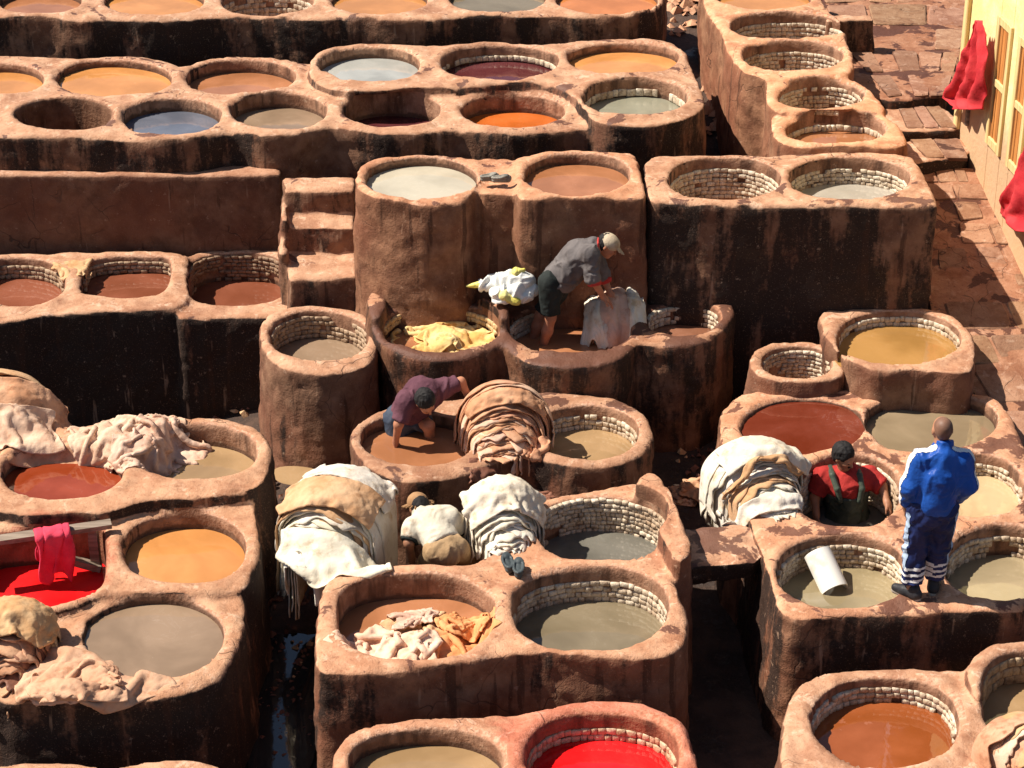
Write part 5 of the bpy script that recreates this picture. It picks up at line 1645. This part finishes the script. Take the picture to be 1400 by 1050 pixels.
# ---- man in red shirt and dark waders, standing to the waist in a deep vat
def man_in_red():
    base = P(1158, 700, .78)
    Y = base[1] + .02
    J = lambda px, py, dy=0.0: PY(px, py - 9, Y + dy)
    root = thing("person", base, "moustached man in a red shirt and dark waders standing in a vat", "person")
    S = Flesh()
    pel, chest, neck = J(1158, 715), J(1158, 668, -.02), J(1155, 649, -.03)
    hc = J(1154, 634, -.07)
    shL, shR = J(1126, 662, .0), J(1188, 662, .0)
    elL, wrL = J(1114, 688, -.04), J(1116, 712, -.14)
    elR, wrR = J(1206, 674, -.08), J(1213, 697, -.22)
    hipL, hipR = J(1144, 722), J(1172, 722)
    S.c(pel, chest, .135, .15).c(chest, neck, .13, .062)
    for a in (hipL, hipR):
        S.c(a, a - A(0, 0, .42), .09, .06).c(a - A(0, 0, .42), a - A(0, 0, .6), .058, .045)
    for a, e, w in ((shL, elL, wrL), (shR, elR, wrR)):
        S.c(chest * .5 + a * .5, a, .085, .064).c(a, e, .055, .046).c(e, w, .044, .031)
    hand(S, wrL, A(.05, -.2, -1), A(1, 0, 0), -1, .5)
    hand(S, wrR, A(.25, -.5, -.6), A(-.3, -.4, -.8), 1, 1.0, 1.08)
    r, f, u = head(S, neck, hc, A(.62, -.66, -.36), A(.20, -.25, .95))
    S.mesh("body", .0105, MSK1, root, k=.03)
    eyes(hc, r, f, u, root)
    hair("hair", hc + u * .008, r, f, u, root, .016, -.02, fold=.009)
    Flesh().c(hc + f * .100 - u * .037 - r * .026, hc + f * .106 - u * .035, .008, .010).c(hc + f * .106 - u * .035, hc + f * .100 - u * .037 + r * .026, .010, .008).mesh("moustache", .005, MHAIR, root, k=.006)
    T = Flesh()
    T.c(pel + (chest - pel) * .2, chest, .165, .178).c(chest, neck - (neck - chest) * .05, .165, .088, True).c(chest, shL, .13, .098).c(chest, shR, .13, .098)
    T.c(shL, shL + (elL - shL) * .82, .094, .082, True).c(shR, shR + (elR - shR) * 1.0, .096, .085, True)
    T.mesh("shirt", .011, MREDS2, root, k=.045, fold=.016, fscale=7, seed=41)
    Wd = Flesh()
    Wd.c(pel + (chest - pel) * .80, pel, .192, .184, False, True).c(pel, (hipL + hipR) / 2 - A(0, 0, .1), .18, .17)
    for a in (hipL, hipR): Wd.c(a, a - A(0, 0, .5), .13, .10)
    Wd.mesh("waders", .011, MWADE, root, k=.05, fold=.02, fscale=7, seed=46)
    rr = unit(shR - shL)
    for sgn in (-1, 1):
        B = Flesh()
        top = neck - A(0, 0, .055) + rr * sgn * .125
        pts = [pel + (chest - pel) * .75 + rr * sgn * .09 + A(0, -.185, 0), chest + rr * sgn * .115 + A(0, -.165, .02), top + A(0, -.09, .03), top + A(0, .05, .03), chest + rr * sgn * .09 + A(0, .19, .0)]
        for p, q in zip(pts, pts[1:]): B.c(p, q, .030, .030)
        B.mesh("shoulder_strap", .009, MWADE, root, k=.01)
    return root
MREDS2 = cloth_material("faded_red_cotton", (.30, .022, .02), (.46, .042, .036))
MWADE = cloth_material("dark_green_rubber", (.035, .045, .035), (.10, .12, .09), rough=.35)
man_in_red()
# ------------------------------------------------------------------ small things
def water_material(name, c, rough=.06):
    t = NT(name)
    n = t.noise(3, 4)
    return t.fin(t.mix(n, tuple(x * .6 for x in c), c), rough, t.bump(t.noise(9, 3), .05, .02), .9, IOR=1.5)
MPUD = water_material("dirty_water", (.03, .03, .03))
def puddle(label, poly, z, mat=MPUD):
    pl = chaikin(np.array([P(px, py, z)[:2] for px, py in poly]), 2)
    c = pl.mean(0)
    v = [(*p, z) for p in pl] + [(*c, z)]
    n = len(pl)
    a = np.sum(pl[:, 0] * np.roll(pl[:, 1], -1) - np.roll(pl[:, 0], -1) * pl[:, 1])
    f = [(i, (i + 1) % n, n) if a > 0 else ((i + 1) % n, i, n) for i in range(n)]
    me = bpy.data.meshes.new("puddle")
    me.from_pydata(v, [], f)
    tag(link("puddle", me, mat), label, kind="structure")
puddle("dark standing water along the left alley", [(345, 800), (360, 700), (400, 690), (432, 760), (440, 900), (432, 1080), (330, 1080), (340, 900)], .05)
puddle("black seep at the foot of the right hand alley", [(950, 800), (1010, 770), (1060, 850), (1065, 1050), (1000, 1080), (955, 1000)], .005)
puddle("sandy puddle behind the white hides", [(372, 640), (400, 636), (440, 642), (430, 662), (395, 664), (374, 656)], .47, liquid_material(TAN))

# loose scraps and rubble in the alleys
def scraps(name, label, zones, mats, n, size, seed):
    r = random.Random(seed)
    v, f = [], []
    for k in range(n):
        zpx = r.choice(zones)
        px, py = r.uniform(zpx[0], zpx[2]), r.uniform(zpx[1], zpx[3])
        p = P(px, py, zpx[4])
        gz = float(ground_z(p[0], p[1]))
        s = size * r.uniform(.5, 1.6)
        b = len(v)
        m = 6
        a0 = r.uniform(0, 6)
        hgt = s * r.uniform(.3, .9)
        for i in range(m):
            a = a0 + 2 * math.pi * i / m
            q = s * r.uniform(.6, 1.1)
            v.append((p[0] + q * math.cos(a), p[1] + q * math.sin(a) * .8, gz + r.uniform(-.02, .05)))
        v.append((p[0] + r.uniform(-.3, .3) * s, p[1] + r.uniform(-.3, .3) * s, gz + hgt + .03))
        for i in range(m): f.append((b + i, b + (i + 1) % m, b + m))
    me = bpy.data.meshes.new(name)
    me.from_pydata(v, [], f)
    tag(link(name, me, mats), label, kind="stuff")
scraps("hide_scraps", "dark scraps of hide and mud trodden into the alley floors", [(352, 680, 430, 840, 0), (355, 890, 425, 990, 0), (350, 780, 430, 1040, 0), (180, 548, 345, 572, .1), (940, 600, 1000, 690, .3)], MHD, 300, .042, 5)
scraps("pale_scraps", "pale torn scraps strewn in the left alley", [(368, 740, 432, 830, 0), (400, 880, 430, 950, 0), (200, 545, 345, 572, .15), (920, 620, 1010, 700, .3)], MHT, 60, .04, 6)
scraps("rubble", "broken reddish rubble between the back terraces", [(915, -10, 962, 62, 2.0), (915, -10, 962, 40, 2.0), (960, 150, 1010, 205, 1.6)], MHB, 150, .07, 9)

# white half pipe standing in the vat
def half_pipe():
    t = NT("white_plastic")
    m = t.fin(t.mix(t.step(t.noise(5, 4), .5, .7), (.78, .76, .70), (.60, .54, .44)), .4, None, .4)
    a, b = P(1143, 806, .955), P(1118, 768, 1.06) + A(0, 0, .10)
    ax = unit(b - a)
    lat = unit(np.cross(ax, A(0, 0, 1)))
    nrm = np.cross(lat, ax)
    v, f = [], []
    n, R = 22, .125
    for rr in (R, R - .012):
        for p in (a, b):
            for i in range(n):
                th = -1.75 + 3.5 * i / (n - 1)
                v.append(tuple(p + lat * math.sin(th) * rr + nrm * (math.cos(th) * rr - .03)))
    for i in range(n - 1):
        f.append((i, i + 1, n + i + 1, n + i))
        f.append((2 * n + i, 3 * n + i, 3 * n + i + 1, 2 * n + i + 1))
        f.append((i, 2 * n + i, 2 * n + i + 1, i + 1))
        f.append((n + i, n + i + 1, 3 * n + i + 1, 3 * n + i))
    for i in (0, n - 1): f.append((i, n + i, 3 * n + i, 2 * n + i))
    me = bpy.data.meshes.new("half_pipe")
    me.from_pydata(v, [], f)
    import bmesh
    bm = bmesh.new()
    bm.from_mesh(me)
    bmesh.ops.recalc_face_normals(bm, faces=bm.faces)
    bm.to_mesh(me)
    bm.free()
    tag(link("half_pipe", me, m), "white split plastic pipe standing askew in a sandy vat", "pipe")
half_pipe()

# plank across the scarlet vat, with a crimson hide hung over it
def plank_and_hide():
    a, b = P(-40, 744, 1.30), P(152, 716, 1.30)
    ax = unit(b - a)
    lat = unit(np.cross(A(0, 0, 1), ax))
    L = np.linalg.norm(b - a)
    import bmesh
    def bar(name, p, q, w, t, mat, parent=None):
        d = unit(q - p)
        l = unit(np.cross(A(0, 0, 1), d)) if abs(d[2]) < .9 else A(0, 1, 0)
        n = np.cross(d, l)
        bm = bmesh.new()
        vs = []
        m = 10
        for k in range(m + 1):
            c = p + (q - p) * k / m
            wob = (vnoise(np.array([[k * .9, 3.1, 7.7]]))[0]) * .008
            for sl, st in ((-1, -1), (1, -1), (1, 1), (-1, 1)):
                vs.append(bm.verts.new(c + l * sl * (w / 2 + wob) + n * st * (t / 2 + wob * .4)))
        for k in range(m):
            for s in range(4):
                bm.faces.new((vs[4 * k + s], vs[4 * k + (s + 1) % 4], vs[4 * k + 4 + (s + 1) % 4], vs[4 * k + 4 + s]))
        bm.faces.new(vs[:4][::-1])
        bm.faces.new(vs[-4:])
        bmesh.ops.recalc_face_normals(bm, faces=bm.faces)
        me = bpy.data.meshes.new(name)
        bm.to_mesh(me)
        bm.free()
        return link(name, me, mat, parent)
    root = thing("wooden_trestle", P(60, 740, 1.0), "weathered plank across the scarlet vat with a crimson hide over it", "trestle")
    bar("plank", a, b, .11, .042, MWG, root)
    q = P(128, 745, 1.0)
    bar("post", A(b[0] - .17, b[1] - .0, 1.27), A(b[0] - .16, b[1] - .02, .82), .09, .08, MWG, root)
    o = bar("brace", A(b[0] - .12, b[1] - .06, .88), A(b[0] - .42, b[1] - .10, 1.0), .08, .06, MWG, root)
    # the hide: over the top and down both sides
    c0, c1 = P(47, 733, 1.33), P(97, 725, 1.33)
    nt, nu = 46, 26
    pts = np.zeros((nu, nt, 3))
    for i in range(nu):
        u = i / (nu - 1)
        c = c0 * (1 - u) + c1 * u
        for k in range(nt):
            t = -1 + 2 * k / (nt - 1)
            th = max(-1, min(1, t / .22)) * math.pi / 2
            hang = max(0, abs(t) - .22) / .78
            ln = (.40 if t < 0 else .30) * (1 + .15 * math.sin(u * 9))
            o_ = lat * math.sin(th) * (.085 + .012 * math.sin(u * 22 + 2 * hang)) + A(0, 0, 1) * (.045 * math.cos(th) - ln * hang)
            pts[i, k] = c + o_ + ax * (.02 * math.sin(u * 12 + 5 * hang) - .03 * hang * (u - .5)) + lat * .02 * hang * math.sin(u * 17) * (1 if t > 0 else -1)
    hide = sheet_obj("crimson_hide", pts, MPINKC, None, thick=.012, up=0)
    tag(hide, "crimson hide hung over the weathered plank above the scarlet dye", "hide")
plank_and_hide()

# slippers
MRUB = cloth_material("dark_grey_rubber", (.035, .045, .05), (.07, .085, .09), rough=.45)
def slippers(label, spots, mat, s=1.0, group=None):
    root = thing("slippers", P(*spots[0][:3]), label, "slippers", group)
    for (px, py, z, ang) in spots:
        c = P(px, py, z) + A(0, 0, .02)
        d = A(math.cos(ang), math.sin(ang), 0)
        l = A(-d[1], d[0], 0)
        F = Flesh()
        F.c(c - d * .085 * s, c + d * .09 * s, .036 * s, .044 * s)
        for k in range(7):                    # hollow upper: a rim of small tubes round the foot opening, closed over the toes
            a = math.pi * k / 6
        for k in range(16):
            a0, a1 = 2 * math.pi * k / 16, 2 * math.pi * (k + 1) / 16
            q = lambda a: c + d * (math.cos(a) * .10 - .015) * s + l * math.sin(a) * .042 * s + A(0, 0, (.035 + .022 * max(0, math.cos(a))) * s)
            F.c(q(a0), q(a1), .012 * s, .012 * s)
        F.c(c + d * .055 * s + A(0, 0, .03 * s), c + d * .10 * s + A(0, 0, .02 * s), .040 * s, .036 * s)
        F.mesh("slipper", .006, mat, root, k=.012)
slippers("pair of dark rubber slippers set down on the vat rim", [(694, 774, 1.27, 1.75), (709, 781, 1.27, 1.55)], MRUB)
slippers("pair of pale sandals left between two vats on the tall block", [(669, 246, 2.83, .3), (685, 248, 2.83, .15)], cloth_material("grey_sandal", (.15, .14, .12), (.30, .28, .24)), .8)

# plastic sacks on the ledge behind the bending man
MBAG = cloth_material("white_plastic_sack", (.74, .74, .70), (.82, .82, .78), rough=.38)
MBAGY = cloth_material("yellow_plastic_sack", (.78, .66, .08), (.82, .78, .40), rough=.38)
def sacks():
    z = 1.80
    c = P(690, 405, z)
    Y = c[1] - .10
    J = lambda px, py, dy=0.0: PY(px, py, Y + dy)
    def sack(label, chain, mat, seed, tail):
        F = Flesh()
        for p, q, r1, r2 in chain: F.c(p, q, r1, r2)
        root = thing("plastic_sack", chain[0][0], label, "plastic sack", "plastic sacks behind the bending man")
        F.mesh("sack_body", .010, mat, root, k=.06, fold=.042, fscale=6.5, seed=seed)
        T = Flesh()
        for p, q, r1, r2 in tail: T.c(p, q, r1, r2)
        T.mesh("tied_neck", .008, MBAGY if mat is MBAG else MBAG, root, k=.02, fold=.01, fscale=14, seed=seed + 3)
    sack("long white plastic sack pointing left, stained yellow", [(J(660, 388, .08), J(700, 384, .05), .055, .105), (J(700, 384, .05), J(718, 386, .0), .105, .09)], MBAG, 51, [(J(662, 388, .08), J(638, 391, .1), .04, .012), (J(706, 372, 0), J(716, 369, 0), .05, .015)])
    sack("crumpled white and yellow plastic sack beneath the long one", [(J(682, 402, -.08), J(712, 400, -.06), .08, .085), (J(712, 400, -.06), J(727, 396, -.02), .08, .06)], MBAG, 57, [(J(690, 404, -.14), J(706, 412, -.16), .06, .04)])
sacks()
